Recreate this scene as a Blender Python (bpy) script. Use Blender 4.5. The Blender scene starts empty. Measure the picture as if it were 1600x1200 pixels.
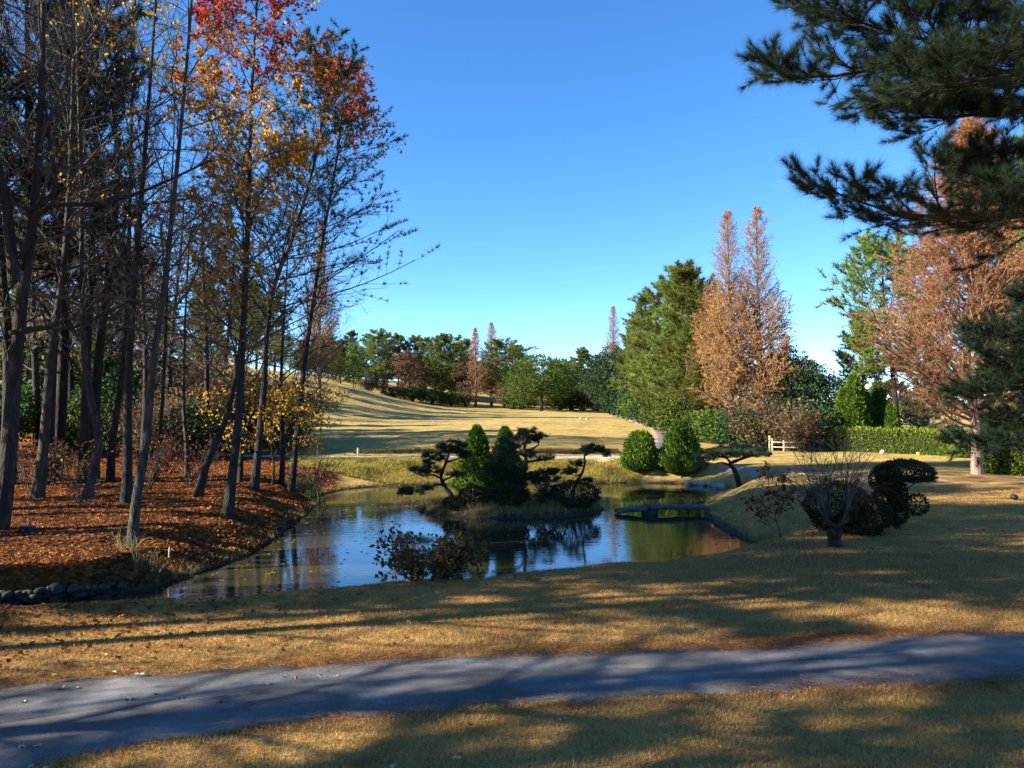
import bpy, math
import numpy as np
from mathutils import Vector

rng = np.random.default_rng(11)
R_ = math.radians
scene = bpy.context.scene
C = scene.collection

# ------------------------------------------------------------------ camera
CAMZ, F = 3.4, 1200.0                      # eye height; focal length in px of a 1600 px wide frame
PITCH = math.atan(40 / 1200)
cam_d = bpy.data.cameras.new('camera')
cam = bpy.data.objects.new('camera', cam_d)
C.objects.link(cam)
cam.location = (0, 0, CAMZ)
cam.rotation_euler = (math.pi / 2 + PITCH, 0, 0)
cam_d.sensor_width = 36
cam_d.lens = 27.0
cam_d.clip_start = 0.05
cam_d.clip_end = 6000
scene.camera = cam

# ------------------------------------------------------------------ sky, sun, exposure
SUN_EL, SUN_AZ = R_(25), R_(-104)           # azimuth clockwise from +Y: low sun from the left
world = bpy.data.worlds.new('World')
scene.world = world
world.use_nodes = True
nt = world.node_tree
nt.nodes.clear()
sky = nt.nodes.new('ShaderNodeTexSky')
sky.sky_type = 'NISHITA'
sky.sun_disc = False
sky.sun_elevation = SUN_EL
sky.sun_rotation = SUN_AZ
sky.altitude = 200
sky.air_density = 0.65
sky.dust_density = 0.0
sky.ozone_density = 3.5
bg = nt.nodes.new('ShaderNodeBackground')
bg.inputs['Strength'].default_value = 0.096
wout = nt.nodes.new('ShaderNodeOutputWorld')
# a few faint wisps of cirrus, over the whole sky
tc = nt.nodes.new('ShaderNodeTexCoord')
sep = nt.nodes.new('ShaderNodeSeparateXYZ')
nt.links.new(tc.outputs['Generated'], sep.inputs[0])
mx = nt.nodes.new('ShaderNodeMapping')
mx.inputs['Scale'].default_value = (2.2, 2.2, 16)
nt.links.new(tc.outputs['Generated'], mx.inputs[0])
cn = nt.nodes.new('ShaderNodeTexNoise')
cn.inputs['Scale'].default_value = 2.3
cn.inputs['Detail'].default_value = 5
nt.links.new(mx.outputs[0], cn.inputs['Vector'])
cr = nt.nodes.new('ShaderNodeMapRange')
cr.inputs[1].default_value = 0.66
cr.inputs[2].default_value = 0.80
cr.inputs[3].default_value = 0.0
cr.inputs[4].default_value = 0.15
nt.links.new(cn.outputs[0], cr.inputs[0])
mc = nt.nodes.new('ShaderNodeMix')
mc.data_type = 'RGBA'
nt.links.new(cr.outputs[0], mc.inputs[0])
hs = nt.nodes.new('ShaderNodeHueSaturation')
hs.inputs['Saturation'].default_value = 0.35
hs.inputs['Value'].default_value = 1.25
nt.links.new(sky.outputs[0], hs.inputs['Color'])
nt.links.new(sky.outputs[0], mc.inputs[6])
nt.links.new(hs.outputs[0], mc.inputs[7])
sat = nt.nodes.new('ShaderNodeHueSaturation')   # clear winter air: a deep, saturated blue all round
sat.inputs['Saturation'].default_value = 1.18
sat.inputs['Hue'].default_value = 0.5
nt.links.new(mc.outputs[2], sat.inputs['Color'])
nt.links.new(sat.outputs[0], bg.inputs['Color'])
nt.links.new(bg.outputs[0], wout.inputs[0])

sun_dir = Vector((math.sin(SUN_AZ) * math.cos(SUN_EL), math.cos(SUN_AZ) * math.cos(SUN_EL), math.sin(SUN_EL)))
sd = bpy.data.lights.new('sun', 'SUN')
sd.energy = 5.0
sd.angle = R_(0.53)
sd.color = (1.0, 0.90, 0.74)
sun = bpy.data.objects.new('sun', sd)
C.objects.link(sun)
sun.rotation_euler = (-sun_dir).to_track_quat('-Z', 'Y').to_euler()
sun.location = (-40, 0, 30)

scene.view_settings.view_transform = 'Standard'
scene.view_settings.look = 'None'
scene.view_settings.exposure = 1.92
scene.view_settings.gamma = 1.0
scene.cycles.max_bounces = 6
scene.cycles.diffuse_bounces = 3
scene.cycles.glossy_bounces = 3
scene.cycles.transmission_bounces = 2
scene.cycles.use_denoising = True
scene.cycles.caustics_reflective = False
scene.cycles.caustics_refractive = False

# ------------------------------------------------------------------ helpers
def norm(v):
    return v / np.maximum(np.linalg.norm(v, axis=-1, keepdims=True), 1e-9)

cp, sp = math.cos(PITCH), math.sin(PITCH)
def U(px, py, d):
    """point at depth y = d seen at photo pixel (px, py)"""
    u, v = (px - 800) / F, (600 - py) / F
    y, z = cp - v * sp, sp + v * cp
    k = d / y
    return np.array([u * k, d, CAMZ + z * k])

def UX(px, d):
    return (px - 800) / F * d * (1 / cp)

def tag(o, label=None, cat=None, group=None, kind=None):
    if label: o['label'] = label
    if cat: o['category'] = cat
    if group: o['group'] = group
    if kind: o['kind'] = kind
    return o

class MB:
    """collects vertices and faces, builds one mesh"""
    def __init__(s):
        s.v, s.f3, s.f4, s.n = [], [], [], 0
    def add(s, v, f3=None, f4=None):
        v = np.asarray(v, float).reshape(-1, 3)
        if f3 is not None and len(f3): s.f3.append(np.asarray(f3).reshape(-1, 3) + s.n)
        if f4 is not None and len(f4): s.f4.append(np.asarray(f4).reshape(-1, 4) + s.n)
        s.v.append(v); s.n += len(v)
        return s
    def mesh(s, name, mat, smooth=False):
        me = bpy.data.meshes.new(name)
        v = np.concatenate(s.v) if s.v else np.zeros((0, 3))
        f3 = np.concatenate(s.f3) if s.f3 else np.zeros((0, 3), int)
        f4 = np.concatenate(s.f4) if s.f4 else np.zeros((0, 4), int)
        me.vertices.add(len(v)); me.vertices.foreach_set('co', v.astype(np.float32).ravel())
        loops = np.concatenate([f3.ravel(), f4.ravel()]).astype(np.int32)
        me.loops.add(len(loops)); me.loops.foreach_set('vertex_index', loops)
        st = np.concatenate([np.arange(len(f3)) * 3, len(f3) * 3 + np.arange(len(f4)) * 4]).astype(np.int32)
        me.polygons.add(len(st)); me.polygons.foreach_set('loop_start', st)
        me.update(calc_edges=True)
        if smooth:
            me.polygons.foreach_set('use_smooth', np.ones(len(st), bool))
        if mat: me.materials.append(mat)
        return me

def link(name, me, parent=None, loc=(0, 0, 0), rz=0.0, sc=None):
    o = bpy.data.objects.new(name, me)
    C.objects.link(o)
    o.location = loc
    o.rotation_euler = (0, 0, rz)
    if sc is not None: o.scale = sc
    if parent is not None: o.parent = parent
    return o

def frames(T):
    a = np.zeros_like(T); a[..., 2] = 1
    m = np.abs(T[..., 2]) > 0.9
    a[m] = (1, 0, 0)
    Ux = norm(np.cross(T, a))
    return Ux, np.cross(T, Ux)

def tubes(mb, P, R, n=5, cap=True):
    """P (N,K,3) polylines, R (N,K) radii"""
    if P.ndim == 2: P, R = P[None], R[None]
    N, K, _ = P.shape
    T = np.empty_like(P)
    T[:, 1:-1] = P[:, 2:] - P[:, :-2]; T[:, 0] = P[:, 1] - P[:, 0]; T[:, -1] = P[:, -1] - P[:, -2]
    T = norm(T)
    Tm = norm(P[:, -1:] - P[:, :1])
    A, _b = frames(np.broadcast_to(Tm, T.shape).copy())
    A = norm(A - T * (A * T).sum(-1, keepdims=True)); B = np.cross(T, A)
    th = np.arange(n) * 2 * math.pi / n
    V = P[:, :, None] + R[:, :, None, None] * (np.cos(th)[:, None] * A[:, :, None] + np.sin(th)[:, None] * B[:, :, None])
    i = np.arange(N)[:, None, None] * K * n + np.arange(K - 1)[None, :, None] * n
    j = np.arange(n)[None, None]; j2 = (j + 1) % n
    q = np.stack([i + j, i + j2, i + n + j2, i + n + j], -1).reshape(-1, 4)
    mb.add(V, f4=q)

def curve(pts, K):
    """Catmull-Rom resample"""
    p = np.asarray(pts, float)
    if len(p) == 2: return p[0] + (p[1] - p[0]) * np.linspace(0, 1, K)[:, None]
    e = np.vstack([2 * p[0] - p[1], p, 2 * p[-1] - p[-2]])
    L = np.concatenate([[0], np.cumsum(np.linalg.norm(np.diff(p, axis=0), axis=1))])
    s = np.linspace(0, L[-1], K)
    i = np.clip(np.searchsorted(L, s, 'right') - 1, 0, len(p) - 2)
    t = ((s - L[i]) / (L[i + 1] - L[i]))[:, None]
    a, b, c, d = e[i], e[i + 1], e[i + 2], e[i + 3]
    return 0.5 * (2 * b + (c - a) * t + (2 * a - 5 * b + 4 * c - d) * t ** 2 + (3 * b - a - 3 * c + d) * t ** 3)

def spawn(P, R, m, t0, t1, ang, dang, L, K, rs=0.6, up=0.0, wob=0.12, rmin=0.005, tip=0.35, side=False, rL=0.018, sv=.35):
    if P.ndim == 2: P, R = P[None], R[None]
    N, Kp, _ = P.shape
    t = t0 + (t1 - t0) * (np.arange(m)[None] + rng.random((N, m))) / m
    s = np.clip(t * (Kp - 1), 0, Kp - 1.001); i = s.astype(int); f = (s - i)[..., None]
    n = np.arange(N)[:, None]
    pos = P[n, i] * (1 - f) + P[n, i + 1] * f
    T = norm(P[n, i + 1] - P[n, i])
    rad = R[n, i] * (1 - f[..., 0]) + R[n, i + 1] * f[..., 0]
    plen = np.linalg.norm(np.diff(P, axis=1), axis=2).sum(1)[:, None]
    a = (ang(t) if callable(ang) else ang) + dang * rng.standard_normal((N, m))
    if side:
        h = np.zeros_like(T); h[..., 2] = 1
        S = norm(np.cross(T, h) + 1e-6)
        sg = np.where((np.arange(m)[None] + rng.integers(0, 2, (N, 1))) % 2 == 0, 1, -1)[..., None]
        W = norm(sg * S + sv * rng.standard_normal(T.shape))
    else:
        A, B = frames(T)
        ph = (np.arange(m)[None] * 2.4 + rng.random((N, 1)) * 6.28 + rng.standard_normal((N, m)) * 0.5)[..., None]
        W = np.cos(ph) * A + np.sin(ph) * B
    D = norm(np.cos(a)[..., None] * T + np.sin(a)[..., None] * W)
    LL = L(t, plen) * (0.75 + 0.5 * rng.random((N, m)))
    out = [pos]
    for k in range(1, K):
        D = norm(D + np.array([0, 0, up]) + wob * rng.standard_normal(D.shape))
        pos = pos + D * (LL / (K - 1))[..., None]
        out.append(pos)
    r0 = np.maximum(np.minimum(rad * rs, LL * rL), rmin)
    RR = r0[..., None] * np.linspace(1, tip, K)
    return np.stack(out, 2).reshape(-1, K, 3), np.maximum(RR, rmin * 0.6).reshape(-1, K)

def along(P, m, t0=0.2, t1=1.0):
    """m points per polyline with directions"""
    N, K, _ = P.shape
    t = t0 + (t1 - t0) * (np.arange(m)[None] + rng.random((N, m))) / m
    s = np.clip(t * (K - 1), 0, K - 1.001); i = s.astype(int); f = (s - i)[..., None]
    n = np.arange(N)[:, None]
    return (P[n, i] * (1 - f) + P[n, i + 1] * f).reshape(-1, 3), norm(P[n, i + 1] - P[n, i]).reshape(-1, 3)

def leaves(mb, p, d, size, w=0.7, spread=1.0, droop=0.0):
    """diamond leaves folded along the midrib"""
    N = len(p)
    if N == 0: return
    D = norm(d + spread * rng.standard_normal((N, 3)) - np.array([0, 0, droop]))
    A, B = frames(D)
    th = rng.random((N, 1)) * 6.28
    S = np.cos(th) * A + np.sin(th) * B
    Nn = np.cross(D, S)
    s = size * (0.6 + 0.8 * rng.random((N, 1)))
    v0 = p; v2 = p + D * s
    mid = p + D * s * 0.5 + Nn * s * 0.08
    V = np.stack([v0, mid + S * s * w / 2, v2, mid - S * s * w / 2], 1)
    q = np.arange(N)[:, None] * 4 + np.array([0, 1, 2, 3])
    mb.add(V, f4=q)

def needles(mb, p, d, n, length, width, spread=0.7, up=0.0):
    N = len(p)
    if N == 0: return
    D = norm(np.repeat(d, n, 0) + spread * rng.standard_normal((N * n, 3)) + np.array([0, 0, up]))
    b = np.repeat(p, n, 0)
    A, B = frames(D)
    th = rng.random((N * n, 1)) * 6.28
    S = np.cos(th) * A + np.sin(th) * B
    l = length * (0.7 + 0.6 * rng.random((N * n, 1)))
    V = np.stack([b - S * width / 2, b + S * width / 2, b + D * l], 1)
    mb.add(V, f3=np.arange(N * n * 3).reshape(-1, 3))

# ------------------------------------------------------------------ materials
def newmat(name):
    m = bpy.data.materials.new(name); m.use_nodes = True
    t = m.node_tree; t.nodes.clear()
    return m, t, t.nodes, t.links

def ramp(ns, stops):
    r = ns.new('ShaderNodeValToRGB')
    e = r.color_ramp.elements
    while len(e) < len(stops): e.new(0.5)
    for k, (p, c) in enumerate(stops):
        e[k].position = p; e[k].color = (*c, 1)
    return r

def even(cols):
    return [(k / max(1, len(cols) - 1), c) for k, c in enumerate(cols)]

def leafmat(name, cols, trans=0.35, rough=0.55, top=None, z0=0, z1=1, objvar=0.0, patch=None):
    """foliage: every leaf its own shade; optional second palette higher up the tree"""
    m, t, ns, ln = newmat(name)
    g = ns.new('ShaderNodeNewGeometry')
    r = ramp(ns, even(cols)); ln.new(g.outputs['Random Per Island'], r.inputs[0])
    col = r.outputs[0]
    if top:
        r2 = ramp(ns, even(top)); ln.new(g.outputs['Random Per Island'], r2.inputs[0])
        tc = ns.new('ShaderNodeTexCoord'); s = ns.new('ShaderNodeSeparateXYZ'); ln.new(tc.outputs['Object'], s.inputs[0])
        nz = ns.new('ShaderNodeTexNoise'); nz.inputs['Scale'].default_value = 0.6; ln.new(tc.outputs['Object'], nz.inputs['Vector'])
        ad = ns.new('ShaderNodeMath'); ad.operation = 'MULTIPLY_ADD'; ad.inputs[1].default_value = 6.0
        ln.new(nz.outputs[0], ad.inputs[0]); ln.new(s.outputs['Z'], ad.inputs[2])
        mr = ns.new('ShaderNodeMapRange'); mr.inputs[1].default_value = z0 + 3; mr.inputs[2].default_value = z1 + 3
        ln.new(ad.outputs[0], mr.inputs[0])
        mx = ns.new('ShaderNodeMix'); mx.data_type = 'RGBA'
        ln.new(mr.outputs[0], mx.inputs[0]); ln.new(col, mx.inputs[6]); ln.new(r2.outputs[0], mx.inputs[7])
        col = mx.outputs[2]
    if patch:
        tcp = ns.new('ShaderNodeTexCoord')
        for sc_, pal, lo, hi in patch:
            r3 = ramp(ns, even(pal)); ln.new(g.outputs['Random Per Island'], r3.inputs[0])
            nz = ns.new('ShaderNodeTexNoise'); nz.inputs['Scale'].default_value = sc_; nz.inputs['Detail'].default_value = 5; nz.inputs['Roughness'].default_value = .65
            ln.new(tcp.outputs['Object'], nz.inputs['Vector'])
            mr = ns.new('ShaderNodeMapRange'); mr.inputs[1].default_value = lo; mr.inputs[2].default_value = hi; ln.new(nz.outputs[0], mr.inputs[0])
            mx = ns.new('ShaderNodeMix'); mx.data_type = 'RGBA'; ln.new(mr.outputs[0], mx.inputs[0]); ln.new(col, mx.inputs[6]); ln.new(r3.outputs[0], mx.inputs[7]); col = mx.outputs[2]
    if objvar:
        oi = ns.new('ShaderNodeObjectInfo'); h = ns.new('ShaderNodeHueSaturation')
        a = ns.new('ShaderNodeMapRange'); a.inputs[3].default_value = 0.5 - 0.05 * objvar; a.inputs[4].default_value = 0.5 + 0.02 * objvar
        b = ns.new('ShaderNodeMapRange'); b.inputs[3].default_value = 1 - 0.35 * objvar; b.inputs[4].default_value = 1 + 0.35 * objvar
        ln.new(oi.outputs['Random'], a.inputs[0]); ln.new(oi.outputs['Random'], b.inputs[0])
        ln.new(a.outputs[0], h.inputs['Hue']); ln.new(b.outputs[0], h.inputs['Value']); ln.new(col, h.inputs['Color'])
        col = h.outputs[0]
    p = ns.new('ShaderNodeBsdfPrincipled'); p.inputs['Roughness'].default_value = rough
    p.inputs['Specular IOR Level'].default_value = 0.12
    ln.new(col, p.inputs['Base Color'])
    o = ns.new('ShaderNodeOutputMaterial')
    if trans:
        tr = ns.new('ShaderNodeBsdfTranslucent'); ln.new(col, tr.inputs[0])
        mx = ns.new('ShaderNodeMixShader'); mx.inputs[0].default_value = trans
        ln.new(p.outputs[0], mx.inputs[1]); ln.new(tr.outputs[0], mx.inputs[2]); ln.new(mx.outputs[0], o.inputs[0])
    else:
        ln.new(p.outputs[0], o.inputs[0])
    return m

def noisemat(name, cols, scale=8, rough=0.85, bump=0.3, bscale=None, stretch=(1, 1, 1), spec=0.3, dist=0.02, detail=6):
    m, t, ns, ln = newmat(name)
    tc = ns.new('ShaderNodeTexCoord'); mp = ns.new('ShaderNodeMapping'); mp.inputs['Scale'].default_value = stretch
    ln.new(tc.outputs['Object'], mp.inputs[0])
    n = ns.new('ShaderNodeTexNoise'); n.inputs['Scale'].default_value = scale; n.inputs['Detail'].default_value = detail
    n.inputs['Roughness'].default_value = 0.65
    ln.new(mp.outputs[0], n.inputs['Vector'])
    st = [(0.28 + 0.44 * k / max(1, len(cols) - 1), c) for k, c in enumerate(cols)]
    r = ramp(ns, st); ln.new(n.outputs[0], r.inputs[0])
    p = ns.new('ShaderNodeBsdfPrincipled'); p.inputs['Roughness'].default_value = rough
    p.inputs['Specular IOR Level'].default_value = spec
    ln.new(r.outputs[0], p.inputs['Base Color'])
    n2 = ns.new('ShaderNodeTexNoise'); n2.inputs['Scale'].default_value = bscale or scale * 2.5; n2.inputs['Detail'].default_value = 5
    ln.new(mp.outputs[0], n2.inputs['Vector'])
    b = ns.new('ShaderNodeBump'); b.inputs['Strength'].default_value = bump; b.inputs['Distance'].default_value = dist
    ln.new(n2.outputs[0], b.inputs['Height']); ln.new(b.outputs[0], p.inputs['Normal'])
    o = ns.new('ShaderNodeOutputMaterial'); ln.new(p.outputs[0], o.inputs[0])
    return m

def plain(name, col, rough=0.6):
    return noisemat(name, [tuple(c * 0.8 for c in col), col, tuple(min(1, c * 1.15) for c in col)], scale=14, rough=rough, bump=0.08)

M = {}
M['bark_grey'] = noisemat('bark_grey', [(.010, .008, .007), (.034, .028, .023), (.09, .078, .066)], 9, bump=1.0, stretch=(1, 1, .22), dist=.07)
M['bark_dark'] = noisemat('bark_dark', [(.005, .004, .004), (.018, .014, .012), (.048, .04, .036)], 9, bump=1.0, stretch=(1, 1, .22), dist=.07)
M['bark_red'] = noisemat('bark_red', [(.045, .026, .017), (.12, .075, .05), (.21, .145, .105)], 7, bump=.8, stretch=(1, 1, .25), dist=.03)
M['bark_pale'] = noisemat('bark_pale', [(.14, .10, .07), (.30, .22, .16), (.42, .34, .27)], 7, bump=.7, stretch=(1, 1, .15), dist=.03)
M['twig'] = noisemat('twig', [(.018, .013, .011), (.05, .04, .033), (.12, .10, .085)], 3, bump=.1)
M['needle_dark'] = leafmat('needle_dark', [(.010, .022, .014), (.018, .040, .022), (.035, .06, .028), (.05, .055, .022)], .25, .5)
M['needle_near'] = leafmat('needle_near', [(.006, .013, .009), (.011, .025, .015), (.022, .04, .02), (.034, .04, .017)], .2, .6)  # needle_dark darkened further, so the boughs read as near silhouettes
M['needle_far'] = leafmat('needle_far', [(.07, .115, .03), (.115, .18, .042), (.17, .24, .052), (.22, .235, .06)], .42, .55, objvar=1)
M['needle_gold'] = leafmat('needle_gold', [(.05, .08, .018), (.095, .135, .026), (.145, .17, .03), (.21, .185, .035)], .42, .55, objvar=.6)
M['broad_dark'] = leafmat('broad_dark', [(.008, .022, .010), (.016, .042, .017), (.03, .065, .024), (.045, .075, .03)], .15, .7, objvar=.6)
M['broad_mid'] = leafmat('broad_mid', [(.022, .05, .010), (.045, .09, .016), (.075, .125, .022), (.13, .17, .034)], .28, .7, objvar=.4)
M['russet'] = leafmat('russet', [(.24, .11, .035), (.34, .175, .06), (.42, .24, .095), (.46, .30, .15)], .35, .7, objvar=.4)
M['twig_pink'] = noisemat('twig_pink', [(.09, .055, .034), (.18, .11, .07), (.27, .175, .115)], 3, bump=.1)
M['autumn_mix'] = leafmat('autumn_mix', [(.13, .075, .035), (.20, .115, .05), (.16, .125, .06), (.11, .10, .05), (.24, .14, .07)], .35, .8, objvar=.5)
M['yellow'] = leafmat('yellow', [(.45, .22, .02), (.62, .36, .03), (.70, .45, .05), (.40, .16, .02)], .5, .6)
M['gum'] = leafmat('gum', [(.50, .26, .03), (.62, .36, .04), (.36, .14, .03), (.22, .11, .03)], .5, .6,
                   top=[(.30, .02, .018), (.42, .035, .025), (.22, .02, .02), (.48, .09, .03)], z0=13.4, z1=15.6)
M['redleaf'] = leafmat('redleaf', [(.50, .10, .03), (.42, .04, .03), (.60, .22, .04), (.30, .03, .03)], .5, .6)
M['maple_dark'] = leafmat('maple_dark', [(.05, .014, .012), (.09, .022, .017), (.14, .035, .024), (.07, .025, .018)], .25, .6)
M['cypress'] = leafmat('cypress', [(.045, .10, .012), (.08, .155, .018), (.125, .21, .028), (.18, .25, .035)], .3, .6)
M['hedge'] = leafmat('hedge', [(.08, .13, .014), (.13, .20, .02), (.19, .26, .03), (.24, .28, .04)], .3, .6)
M['cedar'] = leafmat('cedar', [(.05, .09, .045), (.09, .14, .07), (.13, .18, .085), (.16, .17, .06)], .3, .6)
M['azalea'] = leafmat('azalea', [(.010, .018, .010), (.022, .034, .014), (.045, .045, .018), (.06, .035, .02)], .2, .5)
M['bush_leaf'] = leafmat('bush_leaf', [(.05, .055, .015), (.09, .07, .02), (.13, .06, .02), (.05, .03, .012), (.16, .10, .03)], .35, .5)
M['core'] = plain('core_shade', (.018, .026, .010), .95)  # dark shell colour painted in for the shaded depth behind the leaves
M['straw'] = leafmat('straw', [(.30, .22, .09), (.42, .33, .15), (.22, .17, .07), (.14, .15, .05)], .35, .8)
M['iris'] = leafmat('iris', [(.03, .06, .012), (.06, .10, .02), (.10, .12, .03), (.20, .17, .06)], .3, .6)
M['blade'] = leafmat('lawn_blade', [(.21, .12, .043), (.345, .205, .07), (.44, .28, .10), (.52, .35, .135), (.28, .13, .048)], .3, .85,
                     patch=[(.55, [(.17, .11, .03), (.27, .175, .05), (.35, .23, .07)], .52, .68), (1.3, [(.17, .06, .025), (.28, .10, .04), (.37, .155, .06)], .54, .68)])
M['weed'] = leafmat('weed', [(.10, .10, .028), (.20, .165, .05), (.34, .25, .09), (.46, .34, .14)], .3, .8)
M['verge'] = leafmat('verge', [(.05, .045, .02), (.10, .08, .035), (.16, .12, .05), (.07, .07, .025)], .2, .85)
M['tuft'] = leafmat('bank_tuft', [(.16, .15, .03), (.27, .24, .045), (.36, .29, .07), (.44, .33, .12)], .3, .85)
M['litter'] = leafmat('leaf_litter', [(.08, .032, .014), (.20, .068, .020), (.33, .115, .026), (.14, .06, .03), (.48, .21, .045), (.27, .06, .02), (.20, .10, .05), (.10, .04, .018)], .3, .8, patch=[(.5, [(.07, .03, .015), (.15, .06, .025), (.23, .095, .03)], .43, .60)])
M['pineneedle'] = leafmat('fallen_needle', [(.10, .038, .016), (.18, .07, .028), (.26, .12, .05)], .1, .8)
M['stone'] = noisemat('stone', [(.014, .013, .011), (.042, .039, .034), (.10, .095, .082)], 5, bump=.7, dist=.04)
M['stone_pale'] = noisemat('stone_pale', [(.22, .20, .17), (.36, .34, .30), (.48, .45, .40)], 5, bump=.5, dist=.03)
M['slab'] = noisemat('slab', [(.025, .026, .028), (.055, .055, .058), (.10, .10, .10)], 4, bump=.5, dist=.02)
M['timber'] = noisemat('timber', [(.18, .15, .11), (.30, .25, .19), (.38, .33, .26)], 10, bump=.3, stretch=(1, 1, .2))
M['paint_yellow'] = plain('paint_yellow', (.72, .40, .02), .5)
M['paint_white'] = plain('paint_white', (.55, .53, .49), .6)
M['paint_black'] = plain('paint_black', (.02, .02, .022), .5)
M['cone'] = noisemat('cone_brown', [(.015, .010, .008), (.05, .03, .022), (.09, .055, .04)], 60, bump=.8)

# ground: dormant lawn, fallen-leaf floor, bare soil and bank mixed by attributes that map where each lies
def ground_mat():
    m, t, ns, ln = newmat('ground')
    tc = ns.new('ShaderNodeTexCoord')
    def noise(s, d=6, r=.6):
        n = ns.new('ShaderNodeTexNoise'); n.inputs['Scale'].default_value = s; n.inputs['Detail'].default_value = d
        n.inputs['Roughness'].default_value = r; ln.new(tc.outputs['Object'], n.inputs['Vector']); return n
    def mix(f, a, b):
        x = ns.new('ShaderNodeMix'); x.data_type = 'RGBA'
        if isinstance(f, float): x.inputs[0].default_value = f
        else: ln.new(f, x.inputs[0])
        ln.new(a, x.inputs[6]); ln.new(b, x.inputs[7]); return x.outputs[2]
    def attr(nm):
        a = ns.new('ShaderNodeAttribute'); a.attribute_name = nm; return a.outputs['Fac']
    n1, n2, n3, n4 = noise(.35, 5), noise(1.7, 6), noise(38, 4, .8), noise(.045, 4)
    lawnA = ramp(ns, [(.3, (.33, .19, .065)), (.5, (.46, .285, .095)), (.7, (.56, .37, .135))]); ln.new(n2.outputs[0], lawnA.inputs[0])
    lawnB = ramp(ns, [(.3, (.31, .215, .075)), (.5, (.43, .31, .108)), (.7, (.52, .385, .145))]); ln.new(n2.outputs[0], lawnB.inputs[0])
    r1 = ramp(ns, [(.42, (0, 0, 0)), (.58, (1, 1, 1))]); ln.new(n4.outputs[0], r1.inputs[0])
    lawn = mix(attr('fairway'), lawnA.outputs[0], lawnB.outputs[0])
    grn = ramp(ns, [(.3, (.24, .22, .055)), (.7, (.40, .33, .09))]); ln.new(n2.outputs[0], grn.inputs[0])
    gf = ns.new('ShaderNodeMath'); gf.operation = 'MULTIPLY'; gf.inputs[1].default_value = .2; ln.new(r1.outputs[0], gf.inputs[0])
    gf2 = ns.new('ShaderNodeMath'); gf2.operation = 'MULTIPLY'; ln.new(gf.outputs[0], gf2.inputs[0]); ln.new(attr('fairway'), gf2.inputs[1])
    lawn = mix(gf2.outputs[0], lawn, grn.outputs[0])
    fine = ramp(ns, [(.3, (.55, .52, .48)), (.7, (1.25, 1.25, 1.2))]); ln.new(n3.outputs[0], fine.inputs[0])
    mu = ns.new('ShaderNodeMix'); mu.data_type = 'RGBA'; mu.blend_type = 'MULTIPLY'; mu.inputs[0].default_value = .8
    ln.new(lawn, mu.inputs[6]); ln.new(fine.outputs[0], mu.inputs[7]); lawn = mu.outputs[2]
    drift = ramp(ns, [(.35, (.80, .78, .74)), (.5, (1, 1, 1)), (.66, (1.12, 1.10, 1.0))]); ln.new(n1.outputs[0], drift.inputs[0])
    mu4 = ns.new('ShaderNodeMix'); mu4.data_type = 'RGBA'; mu4.blend_type = 'MULTIPLY'; mu4.inputs[0].default_value = 1
    ln.new(lawn, mu4.inputs[6]); ln.new(drift.outputs[0], mu4.inputs[7]); lawn = mu4.outputs[2]
    # brown drifts of pine needles
    nd = ramp(ns, [(.35, (.10, .042, .018)), (.65, (.20, .09, .035))]); ln.new(n3.outputs[0], nd.inputs[0])
    lawn = mix(attr('needle'), lawn, nd.outputs[0])
    lit = ramp(ns, [(.30, (.05, .018, .008)), (.45, (.17, .055, .016)), (.55, (.30, .11, .025)), (.70, (.42, .19, .05))])
    nl = noise(22, 5, .9); ln.new(nl.outputs[0], lit.inputs[0])
    col = mix(attr('litter'), lawn, lit.outputs[0])
    soil = ramp(ns, [(.3, (.10, .06, .03)), (.5, (.30, .17, .08)), (.7, (.42, .27, .14))]); ln.new(n2.outputs[0], soil.inputs[0])
    col = mix(attr('soil'), col, soil.outputs[0])
    mud = ramp(ns, [(.3, (.03, .026, .018)), (.7, (.075, .06, .04))]); ln.new(n2.outputs[0], mud.inputs[0])
    col = mix(attr('mud'), col, mud.outputs[0])
    p = ns.new('ShaderNodeBsdfPrincipled'); p.inputs['Roughness'].default_value = .95; p.inputs['Specular IOR Level'].default_value = .1
    ln.new(col, p.inputs['Base Color'])
    b = ns.new('ShaderNodeBump'); b.inputs['Strength'].default_value = .9; b.inputs['Distance'].default_value = .035
    ln.new(n3.outputs[0], b.inputs['Height'])
    b2 = ns.new('ShaderNodeBump'); b2.inputs['Strength'].default_value = .6; b2.inputs['Distance'].default_value = .25
    ln.new(n2.outputs[0], b2.inputs['Height']); ln.new(b.outputs[0], b2.inputs['Normal']); ln.new(b2.outputs[0], p.inputs['Normal'])
    o = ns.new('ShaderNodeOutputMaterial'); ln.new(p.outputs[0], o.inputs[0])
    return m
M['ground'] = ground_mat()

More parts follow.
